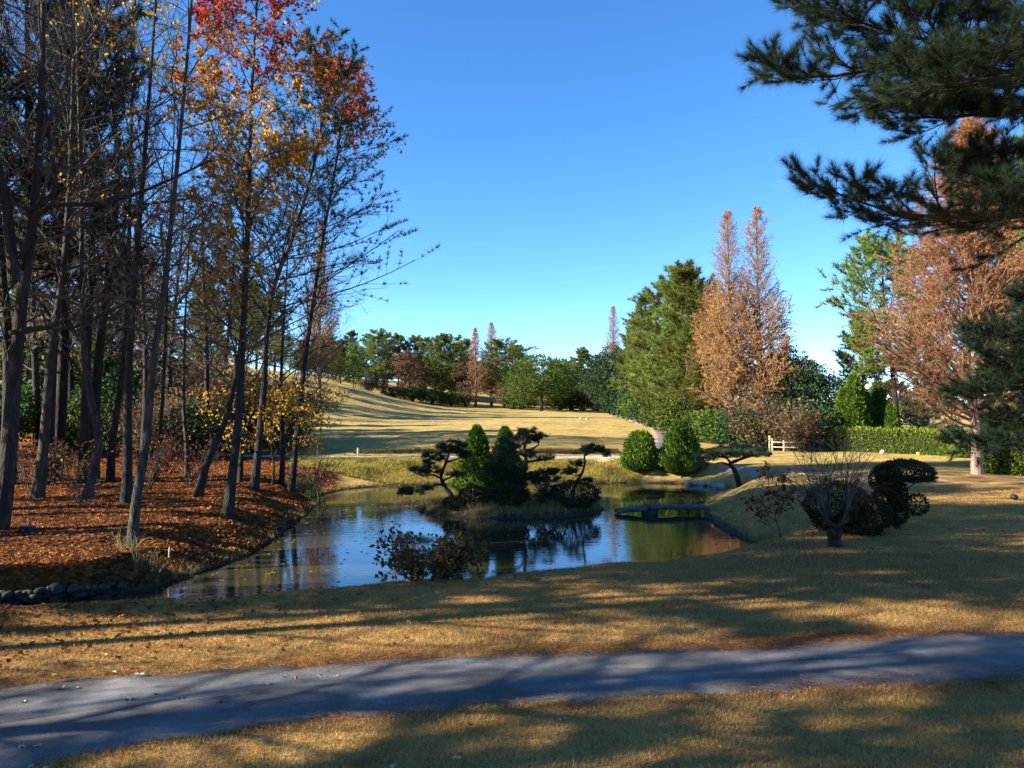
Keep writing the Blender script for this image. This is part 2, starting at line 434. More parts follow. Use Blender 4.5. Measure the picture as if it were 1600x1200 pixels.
def asphalt_mat():
    m, t, ns, ln = newmat('asphalt')
    tc = ns.new('ShaderNodeTexCoord')
    n1 = ns.new('ShaderNodeTexNoise'); n1.inputs['Scale'].default_value = .9; n1.inputs['Detail'].default_value = 7; n1.inputs['Roughness'].default_value = .6
    n2 = ns.new('ShaderNodeTexNoise'); n2.inputs['Scale'].default_value = 160; n2.inputs['Detail'].default_value = 3
    v = ns.new('ShaderNodeTexVoronoi'); v.inputs['Scale'].default_value = 95
    for n in (n1, n2, v): ln.new(tc.outputs['Object'], n.inputs['Vector'])
    r = ramp(ns, [(.32, (.055, .053, .053)), (.44, (.09, .087, .086)), (.56, (.13, .127, .125)), (.68, (.20, .196, .193))]); ln.new(n1.outputs[0], r.inputs[0])
    g = ramp(ns, [(.25, (.6, .6, .6)), (.75, (1.3, 1.3, 1.3))]); ln.new(n2.outputs[0], g.inputs[0])
    mu = ns.new('ShaderNodeMix'); mu.data_type = 'RGBA'; mu.blend_type = 'MULTIPLY'; mu.inputs[0].default_value = .8
    ln.new(r.outputs[0], mu.inputs[6]); ln.new(g.outputs[0], mu.inputs[7])
    p = ns.new('ShaderNodeBsdfPrincipled'); p.inputs['Roughness'].default_value = .75; p.inputs['Specular IOR Level'].default_value = .35
    ln.new(mu.outputs[2], p.inputs['Base Color'])
    wv = ns.new('ShaderNodeTexVoronoi'); wv.feature = 'DISTANCE_TO_EDGE'; wv.inputs['Scale'].default_value = .42
    wn = ns.new('ShaderNodeTexNoise'); wn.inputs['Scale'].default_value = 2.2; wn.inputs['Detail'].default_value = 6; ln.new(tc.outputs['Object'], wn.inputs['Vector'])
    wa = ns.new('ShaderNodeMix'); wa.data_type = 'VECTOR'; wa.inputs[0].default_value = .25; ln.new(tc.outputs['Object'], wa.inputs[4]); ln.new(wn.outputs['Color'], wa.inputs[5]); ln.new(wa.outputs[1], wv.inputs['Vector'])
    ck = ns.new('ShaderNodeMapRange'); ck.inputs[1].default_value = .001; ck.inputs[2].default_value = .005; ck.inputs[3].default_value = .82; ck.inputs[4].default_value = 1; ln.new(wv.outputs[0], ck.inputs[0])
    n5 = ns.new('ShaderNodeTexNoise'); n5.inputs['Scale'].default_value = 45; n5.inputs['Detail'].default_value = 2; ln.new(tc.outputs['Object'], n5.inputs['Vector'])
    g5 = ramp(ns, [(.32, (.55, .53, .5)), (.45, (1, 1, 1)), (.62, (1, 1, 1)), (.74, (1.6, 1.58, 1.5))]); ln.new(n5.outputs[0], g5.inputs[0])
    mu2 = ns.new('ShaderNodeMix'); mu2.data_type = 'RGBA'; mu2.blend_type = 'MULTIPLY'; mu2.inputs[0].default_value = .7; ln.new(mu.outputs[2], mu2.inputs[6]); ln.new(g5.outputs[0], mu2.inputs[7])
    mu3 = ns.new('ShaderNodeMix'); mu3.data_type = 'RGBA'; mu3.blend_type = 'MULTIPLY'; mu3.inputs[0].default_value = 1; ln.new(mu2.outputs[2], mu3.inputs[6]); ln.new(ck.outputs[0], mu3.inputs[7])
    ln.new(mu3.outputs[2], p.inputs['Base Color'])
    b = ns.new('ShaderNodeBump'); b.inputs['Strength'].default_value = .7; b.inputs['Distance'].default_value = .006
    ln.new(v.outputs[0], b.inputs['Height']); ln.new(b.outputs[0], p.inputs['Normal'])
    o = ns.new('ShaderNodeOutputMaterial'); ln.new(p.outputs[0], o.inputs[0])
    return m
M['asphalt'] = asphalt_mat()
M['concrete'] = noisemat('path_concrete', [(.28, .235, .17), (.38, .32, .24), (.46, .40, .31)], 2, bump=.2)
M['dirt'] = noisemat('path_dirt', [(.22, .14, .10), (.33, .23, .17), (.42, .31, .23)], 2, bump=.2)
M['track'] = noisemat('path_track', [(.10, .085, .07), (.17, .14, .115), (.24, .20, .16)], 2, bump=.2)

def water_mat():
    m, t, ns, ln = newmat('pond_water')
    tc = ns.new('ShaderNodeTexCoord'); mp = ns.new('ShaderNodeMapping'); mp.inputs['Scale'].default_value = (1, 2.6, 1)
    ln.new(tc.outputs['Object'], mp.inputs[0])
    n = ns.new('ShaderNodeTexNoise'); n.inputs['Scale'].default_value = 2.2; n.inputs['Detail'].default_value = 4
    ln.new(mp.outputs[0], n.inputs['Vector'])
    k = ns.new('ShaderNodeTexNoise'); k.inputs['Scale'].default_value = .22; k.inputs['Detail'].default_value = 2
    ln.new(tc.outputs['Object'], k.inputs['Vector'])
    kr = ns.new('ShaderNodeMapRange'); kr.inputs[1].default_value = .42; kr.inputs[2].default_value = .62; kr.inputs[3].default_value = .012; kr.inputs[4].default_value = .06
    ln.new(k.outputs[0], kr.inputs[0])
    b = ns.new('ShaderNodeBump'); b.inputs['Distance'].default_value = .10
    ln.new(kr.outputs[0], b.inputs['Strength']); ln.new(n.outputs[0], b.inputs['Height'])
    p = ns.new('ShaderNodeBsdfPrincipled'); p.inputs['Base Color'].default_value = (.030, .030, .018, 1)
    p.inputs['Roughness'].default_value = .03; p.inputs['IOR'].default_value = 1.75
    ln.new(b.outputs[0], p.inputs['Normal'])
    o = ns.new('ShaderNodeOutputMaterial'); ln.new(p.outputs[0], o.inputs[0])
    return m
M['water'] = water_mat()

# ------------------------------------------------------------------ terrain
WZ = -0.6
def W(px, py):                              # photo pixel on the pond's surface
    d = F * (CAMZ - WZ) / (py - 640)
    return [UX(px, d), d]
def D(px, d): return [UX(px, d), d]

pond_poly = np.array([W(505, 772), W(540, 764), W(600, 759), W(700, 757), W(800, 756), W(900, 755), W(975, 754), W(1060, 755), W(1100, 757), W(1128, 763),
    W(1132, 770), W(1112, 780), W(1097, 792), W(1100, 803), W(1122, 820), W(1158, 838), D(1182, 22.6), D(1180, 21.2), D(1140, 20.4), D(1050, 18.9), D(960, 18.0), D(800, 17.0),
    D(650, 16.1), D(500, 15.4), D(350, 14.8), D(230, 14.4), D(120, 14.2), D(0, 14.2), D(-150, 13.9), D(-420, 13.7), D(-420, 15.0), D(-150, 15.5), W(0, 942), W(150, 932), W(250, 914), W(330, 888), W(400, 862), W(435, 838), W(470, 812), W(490, 795), W(500, 782)])
isl_poly = np.array([W(646, 794), W(668, 803), W(720, 808), W(800, 810), W(880, 808), W(935, 802), W(948, 795), W(932, 788), W(880, 784), W(800, 782), W(720, 783), W(665, 788)])

def sdist(x, y, poly):
    """signed distance, negative inside"""
    best = np.full(x.shape, 1e9); ins = np.zeros(x.shape, bool)
    for a, b in zip(poly, np.roll(poly, -1, 0)):
        e = b - a
        t = np.clip(((x - a[0]) * e[0] + (y - a[1]) * e[1]) / (e @ e), 0, 1)
        best = np.minimum(best, np.hypot(x - a[0] - t * e[0], y - a[1] - t * e[1]))
        c = ((a[1] > y) != (b[1] > y)) & (x < (b[0] - a[0]) * (y - a[1]) / (b[1] - a[1] + 1e-12) + a[0])
        ins ^= c
    return np.where(ins, -best, best)

def pz(px, py, d):
    return [UX(px, d), d, U(px, py, d)[2]]
ctrl = [[x, y, 0] for x in (-22, -12, -5, 0, 6, 12, 22) for y in (-12, 0, 6, 11, 14)]
ctrl += [[-9.5, 19, .2], [-17, 19, .25], [-16, 27, .3], [-9, 24, .25], [-10.5, 32, .3], [-27, 45, .5], [-18, 45, .45], [-14, 53, .5], [-35, 30, .6], [-40, 15, .4]]
ctrl += [[-12, 42.5, .42], [-12, 47, .52], [-5, 44.5, .45], [-5, 47, .52], [2, 45, .45], [2, 47.5, .52], [8, 45, .42], [8, 48, .5],
         pz(640, 702, 52), pz(800, 700, 52), pz(940, 702, 52), pz(800, 680, 66), pz(650, 680, 66), pz(800, 660, 84), pz(700, 661, 84), pz(800, 650, 108), pz(900, 652, 105),
         pz(800, 641, 135), pz(880, 644, 130), pz(980, 648, 125), pz(1030, 670, 80), pz(1000, 663, 90), pz(1060, 688, 66), pz(1100, 692, 64), pz(1180, 697, 62), pz(1250, 706, 55), pz(1220, 704, 58),
         pz(1330, 707, 53), pz(1420, 710, 51), pz(1500, 716, 48), pz(1523, 741, 36), pz(1600, 752, 34), pz(1600, 768, 30), pz(1420, 752, 33), pz(1300, 746, 35), pz(1200, 734, 39),
         pz(1150, 742, 37), pz(1090, 722, 46), pz(1200, 762, 31), pz(1280, 790, 26), pz(1400, 826, 22), pz(1600, 830, 21.5), pz(1305, 856, 18.8), pz(1180, 853, 19.6), [14, 14, .05], [20, 18, .1], [30, 25, .3], [40, 45, .5]]
ctrl += [pz(430, 672, 70), pz(480, 640, 90), pz(500, 610, 110), pz(545, 602, 125), pz(600, 620, 138), pz(650, 630, 140), pz(690, 634, 142), pz(560, 640, 95), pz(600, 655, 90), pz(620, 640, 112), pz(560, 668, 75), pz(500, 690, 60),
         [-60, 60, 5], [-60, 100, 11], [-70, 150, 13], [-30, 170, 9], [0, 180, 5], [30, 170, 4.5], [60, 120, 2.5], [60, 70, 1], [-60, 30, 1.5], [-60, 0, .8], [60, 20, .5], [-60, -30, 0], [60, -30, 0], [0, -40, 0],
         [-120, 100, 16], [-100, 250, 18], [0, 260, 10], [100, 250, 6], [150, 100, 3], [-150, 0, 5], [150, 0, 1]]
ctrl = np.array(ctrl, float)
cxy = ctrl[:, :2]
def tps(r): return np.where(r > 0, r * r * np.log(np.maximum(r, 1e-9)), 0)
_n = len(ctrl)
A_ = np.zeros((_n + 3, _n + 3))
A_[:_n, :_n] = tps(np.linalg.norm(cxy[:, None] / 50 - cxy[None] / 50, axis=2)) + np.eye(_n) * 2e-4
A_[:_n, _n] = 1; A_[:_n, _n + 1:] = cxy / 50; A_[_n:, :_n] = A_[:_n, _n:].T
coef = np.linalg.solve(A_, np.concatenate([ctrl[:, 2], [0, 0, 0]]))

def hbase(x, y):
    x, y = np.asarray(x, float), np.asarray(y, float)
    sh = x.shape; x, y = x.ravel(), y.ravel()
    xc, yc = np.clip(x, -150, 150), np.clip(y, -40, 260)
    out = np.empty_like(x)
    for i in range(0, len(x), 20000):
        q = np.stack([xc[i:i + 20000], yc[i:i + 20000]], 1) / 50
        out[i:i + 20000] = tps(np.linalg.norm(q[:, None] - cxy[None] / 50, axis=2)) @ coef[:_n] + coef[_n] + q @ coef[_n + 1:]
    out += .03 * np.sin(x * 1.1 + .7 * y) * np.sin(y * .9 - .4 * x) * np.clip((y - 12) / 6, 0, 1)
    return out.reshape(sh)

def smin(a, b, k):
    h = np.clip(.5 + .5 * (b - a) / k, 0, 1)
    return b + (a - b) * h - k * h * (1 - h)

def height(x, y):
    x, y = np.asarray(x, float), np.asarray(y, float)
    hb = hbase(x, y)
    near = (np.abs(x) < 40) & (y > 8) & (y < 60)
    h = hb.copy()
    if near.any():
        xx, yy = x[near], y[near]
        s = sdist(xx, yy, pond_poly); si = sdist(xx, yy, isl_poly)
        k = np.full(xx.shape, .9)
        k = np.where(yy > 36, .32, k)                                       # far bank
        k = np.where((xx > 5.5) & (yy > 21) & (yy <= 38), .42, k)           # mown slope on the right
        k = np.where((xx < -4) & (yy > 18) & (yy <= 36), .38, k)            # leafy slope on the left
        k = np.where((xx < -8.5) & (yy > 15.2) & (yy <= 18), 1.6, k)        # stone edge
        wob = 1 + .25 * np.sin(xx * 2.1) * np.sin(yy * 1.7)
        outside = smin(hb[near], WZ - .02 + k * wob * s + .05, .22)
        inside = WZ - np.minimum(.9, .05 + .9 * -s)
        v = np.where(s > 0, outside, inside)
        iv = np.where(si < 0, WZ + np.minimum(.32, .55 * -si) + .04 * np.sin(3 * xx) * np.sin(2.3 * yy), WZ - np.minimum(.9, .6 * si))
        v = np.where(s < 0, np.maximum(v, iv), v)
        h[near] = v
    return h

def gz(x, y):
    return float(height(np.array([x]), np.array([y]))[0])

def axis(stops):
    out = [stops[0][0]]
    for (a, s), (b, s2) in zip(stops, stops[1:]):
        n = max(1, int(round((b - a) / ((s + s2) / 2))))
        w = np.linspace(s, s2, n); w = w / w.sum() * (b - a)
        out += list(a + np.cumsum(w))
    return np.array(out)
gx = axis([(-1500, 300), (-150, 12), (-45, 1.2), (-20, .32), (14, .32), (30, 1.0), (60, 3), (150, 12), (1500, 300)])
gy = axis([(-900, 250), (-40, 6), (0, 1.0), (6, .35), (13, .2), (24, .26), (47, .3), (70, .8), (150, 2), (300, 12), (2500, 400)])
GX, GY = np.meshgrid(gx, gy)
GZ = height(GX, GY)
# far country beyond the trees falls away gently
GZ = np.where(GY > 260, np.maximum(GZ - (GY - 260) * .03, -2), GZ)
nx, ny = len(gx), len(gy)
ii = (np.arange(ny - 1)[:, None] * nx + np.arange(nx - 1)[None]).ravel()
gm = MB().add(np.stack([GX, GY, GZ], -1), f4=np.stack([ii, ii + 1, ii + nx + 1, ii + nx], 1)).mesh('ground', M['ground'], True)
fx, fy, fz = GX.ravel(), GY.ravel(), GZ.ravel()
s_p = sdist(fx, fy, pond_poly)
def sstep(a, b, v):
    t = np.clip((v - a) / (b - a), 0, 1); return t * t * (3 - 2 * t)
wv = .5 + .5 * np.sin(fx * 1.3 + 2 * np.sin(fy * .7)) * np.sin(fy * 1.1 + fx * .3)
# wood floor left of the pond
wood_edge = np.interp(fy, [0, 12.5, 15.4, 17, 19, 30, 36, 43, 50, 70, 100], [-14, -9.5, -9.0, -6.5, -5, -5, -7.8, -10, -14, -18, -27])
a_lit = sstep(.8, -.8, fx - wood_edge - .6 * wv) * sstep(14.6, 15.6, fy) * (fx < 0)
a_lit = np.maximum(a_lit, .55 * sstep(-2.5, -9, fx) * sstep(9.5, 12.5, fy) * sstep(16, 14, fy) * (.4 + .6 * wv))
a_lit *= sstep(75, 60, fy)
a_mud = sstep(.35, .0, s_p) * (fy < 60) * .9 + (np.abs(sdist(fx, fy, isl_poly)) < .5) * .5
a_mud = np.clip(np.where(fz < WZ + .1, 1, a_mud * sstep(.45, .05, fz - WZ)), 0, 1)
a_isl = sdist(fx, fy, isl_poly) < .1
def blob(cx, cy, rx, ry): return np.exp(-((fx - cx) / rx) ** 2 - ((fy - cy) / ry) ** 2)
bx, by = UX(595, 137), 137
a_soil = np.clip(2.2 * blob(UX(618, 133), 133, 10, 9) - .45, 0, 1) * .9
a_soil = np.maximum(a_soil, .75 * np.clip(1.4 * blob(UX(1560, 36), 35, 3.6, 2.2) * (.6 + .4 * wv), 0, 1))
a_soil = np.maximum(a_soil, .55 * np.clip(1.4 * blob(UX(1110, 66), 66, 5, 3), 0, 1))
a_ndl = np.zeros_like(fx)
PE_far = np.array([(-700, 1150), (-300, 1098), (0, 1072), (183, 1053), (367, 1046), (575, 1030), (700, 1025), (900, 1018), (1100, 1012), (1250, 1005), (1447, 988), (1600, 986), (2000, 962), (2600, 940)], float)
PE_near = np.array([(-900, 1420), (-400, 1300), (60, 1190), (110, 1172), (250, 1148), (400, 1125), (700, 1097), (900, 1086), (1250, 1070), (1600, 1051), (2100, 1018), (2700, 985)], float)
def edge(e):
    dd = F * CAMZ / (e[:, 1] - 640); return np.stack([UX(e[:, 0], dd), dd], 1)
EF, EN = edge(PE_far), edge(PE_near)
EF[:, 0] = np.maximum.accumulate(EF[:, 0]); EN[:, 0] = np.maximum.accumulate(EN[:, 0])
def path_rel(x, y):
    """>0 outside the near path (metres beyond its edge)"""
    return np.maximum(y - np.interp(x, EF[:, 0], EF[:, 1]), np.interp(x, EN[:, 0], EN[:, 1]) - y)
pr = path_rel(fx, fy)
a_ndl = np.where(fy < 20, sstep(.55, .0, pr) * (.45 + .5 * wv), 0)
a_ndl = np.maximum(a_ndl, .85 * np.clip(1.5 * blob(7.5, 17, 6.5, 4.0) * (.35 + .65 * wv), 0, 1))
a_ndl = np.maximum(a_ndl, .6 * np.clip(1.3 * blob(3, 13.0, 4.5, .9) * (.3 + .7 * wv), 0, 1))
a_ndl = np.maximum(a_ndl, .7 * np.clip(blob(4, 6.9, 2.2, .6), 0, 1))
a_ndl = np.maximum(a_ndl, np.where(a_isl, .5, 0))
for nm, v in (('litter', a_lit), ('mud', a_mud), ('soil', a_soil), ('needle', a_ndl), ('fairway', sstep(30, 46, fy))):
    at = gm.attributes.new(nm, 'FLOAT', 'POINT'); at.data.foreach_set('value', np.clip(v, 0, 1).astype(np.float32))
tag(link('ground', gm), 'dormant tan golf lawn rising to a fairway, leaf-strewn under the trees', 'ground', kind='structure')

wmb = MB().add([[-24, 13, WZ], [12, 13, WZ], [12, 46, WZ], [-24, 46, WZ]], f4=[[0, 1, 2, 3]])
tag(link('pond', wmb.mesh('pond', M['water'])), 'dark still garden pond mirroring sky and trees', 'pond', kind='structure')

# ------------------------------------------------------------------ paths
def ribbon(name, pts, width, mat, label, lift=.03, K=160, thick=.06):
    c = curve(np.array(pts, float), K)
    t = norm(np.gradient(c, axis=0)); nrm = np.stack([-t[:, 1], t[:, 0]], 1)
    off = np.linspace(-.5, .5, 5) * width
    v = np.empty((K, 7, 3))
    for j, o in enumerate(off):
        wob = (.05 * np.sin(np.arange(K) * .9 + j) if j in (0, 4) else 0)
        xy = c + nrm * (o + wob)[..., None] if isinstance(wob, np.ndarray) else c + nrm * o
        v[:, j + 1, :2] = xy; v[:, j + 1, 2] = height(xy[:, 0], xy[:, 1]) + lift
    v[:, 0] = v[:, 1]; v[:, 0, 2] -= thick; v[:, 6] = v[:, 5]; v[:, 6, 2] -= thick
    i = (np.arange(K - 1)[:, None] * 7 + np.arange(6)[None]).ravel()
    me = MB().add(v, f4=np.stack([i, i + 7, i + 8, i + 1], 1)).mesh(name, mat, False)
    return tag(link(name, me), label, 'path', kind='structure')
ribbon('far_path', [D(330, 50), D(440, 47.2), D(600, 46.3), D(800, 46.3), D(960, 46.6), D(1045, 46.4)], 1.5, M['concrete'],
       'pale narrow cart path running along the far bank of the pond', lift=.05)
ribbon('lawn_path', [D(1085, 46), D(1130, 43), D(1200, 39.2), D(1310, 35.4), D(1400, 34), D(1475, 33.6)], .75, M['dirt'],
       'narrow pinkish dirt path crossing the lawn below the flat-topped pine', lift=.04)
ribbon('fairway_path', [D(1050, 47.5), D(1040, 53), D(1038, 62), D(1036, 70), D(1026, 80), D(1005, 92), D(975, 110), D(955, 125)], 1.6, M['track'],
       'dark worn track curving up the fairway towards the pines', lift=.07)

# near path: asphalt slab with an open joint along its middle and ragged edges
K = 420
xs = np.linspace(-13, 16, K)
yf, yn = np.interp(xs, EF[:, 0], EF[:, 1]), np.interp(xs, EN[:, 0], EN[:, 1])
yf = np.convolve(np.pad(yf, 12, 'edge'), np.ones(25) / 25, 'valid'); yn = np.convolve(np.pad(yn, 12, 'edge'), np.ones(25) / 25, 'valid')
rag = lambda a: .05 * np.sin(xs * 3.1 + a) + .04 * np.sin(xs * 7.7 + 2 * a) + .03 * rng.standard_normal(K).cumsum() / 8
yf2, yn2 = yf + rag(0), yn + rag(2)
ym = yn + (yf - yn) * .52 + .015 * np.sin(xs * 2)
g = .026
rows = [(yn2 - .02, -.05), (yn2, .02), (yn * .6 + ym * .4, .05), (ym - g, .055), (ym - g * .8, .006), (ym + g * .8, .006), (ym + g, .055), (yf * .6 + ym * .4, .05), (yf2, .02), (yf2 + .02, -.05)]
v = np.empty((K, len(rows), 3))
for j, (yy, zz) in enumerate(rows):
    v[:, j, 0] = xs; v[:, j, 1] = yy; v[:, j, 2] = height(xs, yy) + zz
nr = len(rows)
i = (np.arange(K - 1)[:, None] * nr + np.arange(nr - 1)[None]).ravel()
tag(link('path', MB().add(v, f4=np.stack([i, i + nr, i + nr + 1, i + 1], 1)).mesh('path', M['asphalt'])), 'grey asphalt cart path with a dark joint along its middle', 'path', kind='structure')

# ------------------------------------------------------------------ tree builders
def place(name, parts, label, cat, group=None, loc=(0, 0, 0), rz=0.0, sc=(1, 1, 1)):
    """a thing: an Empty at its foot with its parts (name, mesh) as children"""
    e = bpy.data.objects.new(name, None); C.objects.link(e)
    e.empty_display_size = .3
    e.location = loc; e.rotation_euler = (0, 0, rz); e.scale = sc
    tag(e, label, cat, group)
    made = []
    for pn, me, *up in parts:                # an optional third entry: index of the part it is a sub-part of
        o = bpy.data.objects.new(pn, me); C.objects.link(o); o.parent = made[up[0]] if up else e
        made.append(o)
    return e

def on_ground(x, y): return (x, y, gz(x, y))

def trunk_from(pts, d, r0, rt=.25, K=22, sway=.25):
    """trunk polyline from photo pixels at depth d, local to its foot"""
    P = np.array([U(px, py, d) for px, py in pts])
    P[:, 1] += np.linspace(0, 1, len(P)) * sway * rng.standard_normal() + .1 * rng.standard_normal(len(P)) * (np.arange(len(P)) > 0)
    fx_, fy_ = P[0, 0], P[0, 1]
    z = gz(fx_, fy_)
    P[0, 2] = z - .15
    base = np.array([fx_, fy_, z])
    c = curve(P - base, K)
    R = .76 * r0 * (rt + (1 - rt) * (1 - np.linspace(0, 1, K)) ** 1.5)
    R[0] *= 1.35; R[1] *= 1.1
    return base, c, R

def bare_crown(P, R, m1=26, m2=9, m3=6, t0=.3, L1=4.2, ang=1.1, up=.05, crownshape=None, rmin=.006):
    shape = crownshape or (lambda t: .45 + .55 * np.sin(np.clip((t - t0) / (1 - t0), 0, 1) * math.pi) ** .7)
    b1 = spawn(P, R, m1, t0, .98, ang, .2, lambda t, l: L1 * shape(t), 9, .45, up, .13, rmin=.012)
    b2 = spawn(*b1, m2, .22, .98, .8, .2, lambda t, l: l * .42 * (1.15 - .6 * t), 6, .55, .03, .16, rmin=.008)
    b3 = spawn(*b2, m3, .2, 1, .75, .25, lambda t, l: l * .5 * (1.1 - .4 * t), 4, .6, .03, .18, rmin=rmin)
    return b1, b2, b3

def bare_tree(P, R, trunk_mat='bark_dark', leaf=None, leafsel=None, nleaf=3, lsize=.10, extra=(), **kw):
    """returns parts: trunk, branches (crown of bare twigs) and foliage"""
    tb = MB(); tubes(tb, P, R, 10)
    cb = MB()
    b1, b2, b3 = bare_crown(P, R, **kw)
    for ex, r in extra:                      # big limbs
        c = curve(np.array(ex), 12); rr = np.linspace(r, r * .3, 12)
        tubes(tb, c, rr, 7)
        e2 = spawn(c, rr, 12, .25, 1, .8, .2, lambda t, l: l * .32 * (1.1 - .4 * t), 6, .5, .04, .15, rmin=.008)
        e3 = spawn(*e2, 6, .2, 1, .75, .25, lambda t, l: l * .45, 4, .6, .03, .18, rmin=.006)
        tubes(cb, *e2, 4); tubes(cb, *e3, 3)
    tubes(cb, *b1, 5); tubes(cb, *b2, 4); tubes(cb, *b3, 3)
    parts = [('trunk', tb.mesh('trunk', M[trunk_mat], True)), ('crown', cb.mesh('crown', M['twig'], True))]
    if leaf:
        p, d = along(b3[0], nleaf, .15, 1)
        if leafsel is not None:
            k = leafsel(p); p, d = p[k], d[k]
        lb = MB(); leaves(lb, p, d, lsize, .85, .9, .3)
        parts.append(('foliage', lb.mesh('foliage', M[leaf]), 1))
    return parts

def pine_tree(H=15, m1=46, m2=9, tufts=5, nn=9, nl=.38, nw=.05, t0=.32, L=3.6, bark='bark_red', leaf='needle_far', ang=1.25, lean=.5, prof=None, up=.05, r0=.22, P=None, R=None, sel=None, tuftup=.5):
    if P is None:
        K = 18
        P = np.zeros((K, 3)); s = np.linspace(0, 1, K)
        P[:, 2] = s * H - .15; P[:, 0] = lean * np.sin(s * 3.1 + rng.random() * 6) * s; P[:, 1] = lean * np.sin(s * 2.3 + rng.random() * 6) * s
        R = r0 * (1 - .82 * s); R[0] *= 1.3
    tb = MB(); tubes(tb, P, R, 9)
    prof = prof or (lambda u: .35 + .65 * np.clip(1 - u, 0, 1) ** .75 * np.minimum(1, .55 + 1.6 * u))
    b1 = spawn(P, R, m1, t0, .99, lambda t: ang - .5 * np.clip((t - t0) / (1 - t0), 0, 1), .15, lambda t, l: L * prof((t - t0) / (1 - t0)), 7, .4, up, .10, rmin=.014)
    b2 = spawn(*b1, m2, .25, 1, .85, .2, lambda t, l: l * .38 * (1.15 - .6 * t), 4, .5, .05, .12, rmin=.010, side=True)
    cb = MB(); tubes(cb, *b1, 5); tubes(cb, *b2, 3)
    p, d = along(b2[0], tufts, .25, 1)
    if sel is not None:
        k = sel(p); p, d = p[k], d[k]
    nb = MB(); needles(nb, p, norm(d + np.array([0, 0, tuftup])), nn, nl, nw, .75)
    return [('trunk', tb.mesh('trunk', M[bark], True)), ('branches', cb.mesh('branches', M['bark_dark'], True)), ('crown', nb.mesh('crown', M[leaf]))]

def metasequoia(H=20, Rb=4.0, m1=150, m2=10, leaf_below=.62, dens=6, bark='bark_red', lsize=.22, lw=.06, ln=2):
    K = 16; s = np.linspace(0, 1, K)
    P = np.zeros((K, 3)); P[:, 2] = s * H - .15
    P[:, 0] = .12 * np.sin(s * 5); R = .30 * (H / 20) * (1 - .93 * s) + .015; R[0] *= 1.2; R[1] *= 1.05
    tb = MB(); tubes(tb, P, R, 10)
    b1 = spawn(P, R, m1, .13, .995, lambda t: 1.28 - .5 * t, .1, lambda t, l: Rb * (1 - t) ** .8 * np.minimum(1, .6 + t * 2) + .25, 6, .32, .06, .08, rmin=.012)
    b2 = spawn(*b1, m2, .15, 1, .85, .15, lambda t, l: l * .36 * (1.1 - .6 * t) + .12, 4, .5, .03, .12, rmin=.009)
    cb = MB(); tubes(cb, *b1, 4); tubes(cb, *b2, 3)
    p, d = along(b2[0], dens, .1, 1.05)
    u = p[:, 2] / H
    keep = rng.random(len(p)) < np.clip((leaf_below + .10 - u) / .20, .16, 1)
    p, d = p[keep], d[keep]
    lb = MB(); needles(lb, p, norm(d - np.array([0, 0, .35])), ln, lsize, lw, .7)
    return [('trunk', tb.mesh('trunk', M[bark], True)), ('branches', cb.mesh('branches', M['twig_pink'], True)), ('crown', lb.mesh('crown', M['russet']))]

def lobes(n, rx, rz, zc, r, flat=1.0, low=-.7):
    """lobe centres over an ellipsoid"""
    k = np.arange(n) + .5
    ph = np.arccos(1 - (1 - low) * k / n); th = math.pi * (1 + 5 ** .5) * k
    c = np.stack([rx * np.sin(ph) * np.cos(th), rx * flat * np.sin(ph) * np.sin(th), zc + rz * np.cos(ph)], 1)
    return c * (1 + .12 * rng.standard_normal((n, 1)) * np.array([1, 1, .5])), r * (.7 + .6 * rng.random(n))

def broad_tree(H=11, rx=4.6, n=60, per=190, leaf='broad_mid', lsize=.26, r=1.25, low=-.75, trunk='bark_dark'):
    zc = H * .52; rz = H * .44
    c, rr = lobes(n, rx * .78, rz * .82, zc, r, 1, low)
    K = 8; P = np.zeros((K, 3)); P[:, 2] = np.linspace(-.15, zc, K); R = np.linspace(.32, .14, K)
    tb = MB(); tubes(tb, P, R, 9)
    st = np.repeat(P[None, 4], n, 0)
    mid = (st + c) / 2 + .3 * rng.standard_normal((n, 3))
    BP = np.stack([st, mid, c], 1); BR = np.tile([.07, .045, .02], (n, 1))
    cb = MB(); tubes(cb, BP, BR, 4)
    d = norm(rng.standard_normal((n * per, 3)))
    cc = np.repeat(c, per, 0); q = np.repeat(rr, per)[:, None]
    p = cc + d * q * (.72 + .34 * rng.random((n * per, 1))) * np.array([1, 1, .8])
    ok = p[:, 2] > .35
    lb = MB(); leaves(lb, p[ok], d[ok], lsize, .75, .7)
    return [('trunk', tb.mesh('trunk', M[trunk], True)), ('branches', cb.mesh('branches', M[trunk], True)), ('crown', lb.mesh('crown', M[leaf]))]

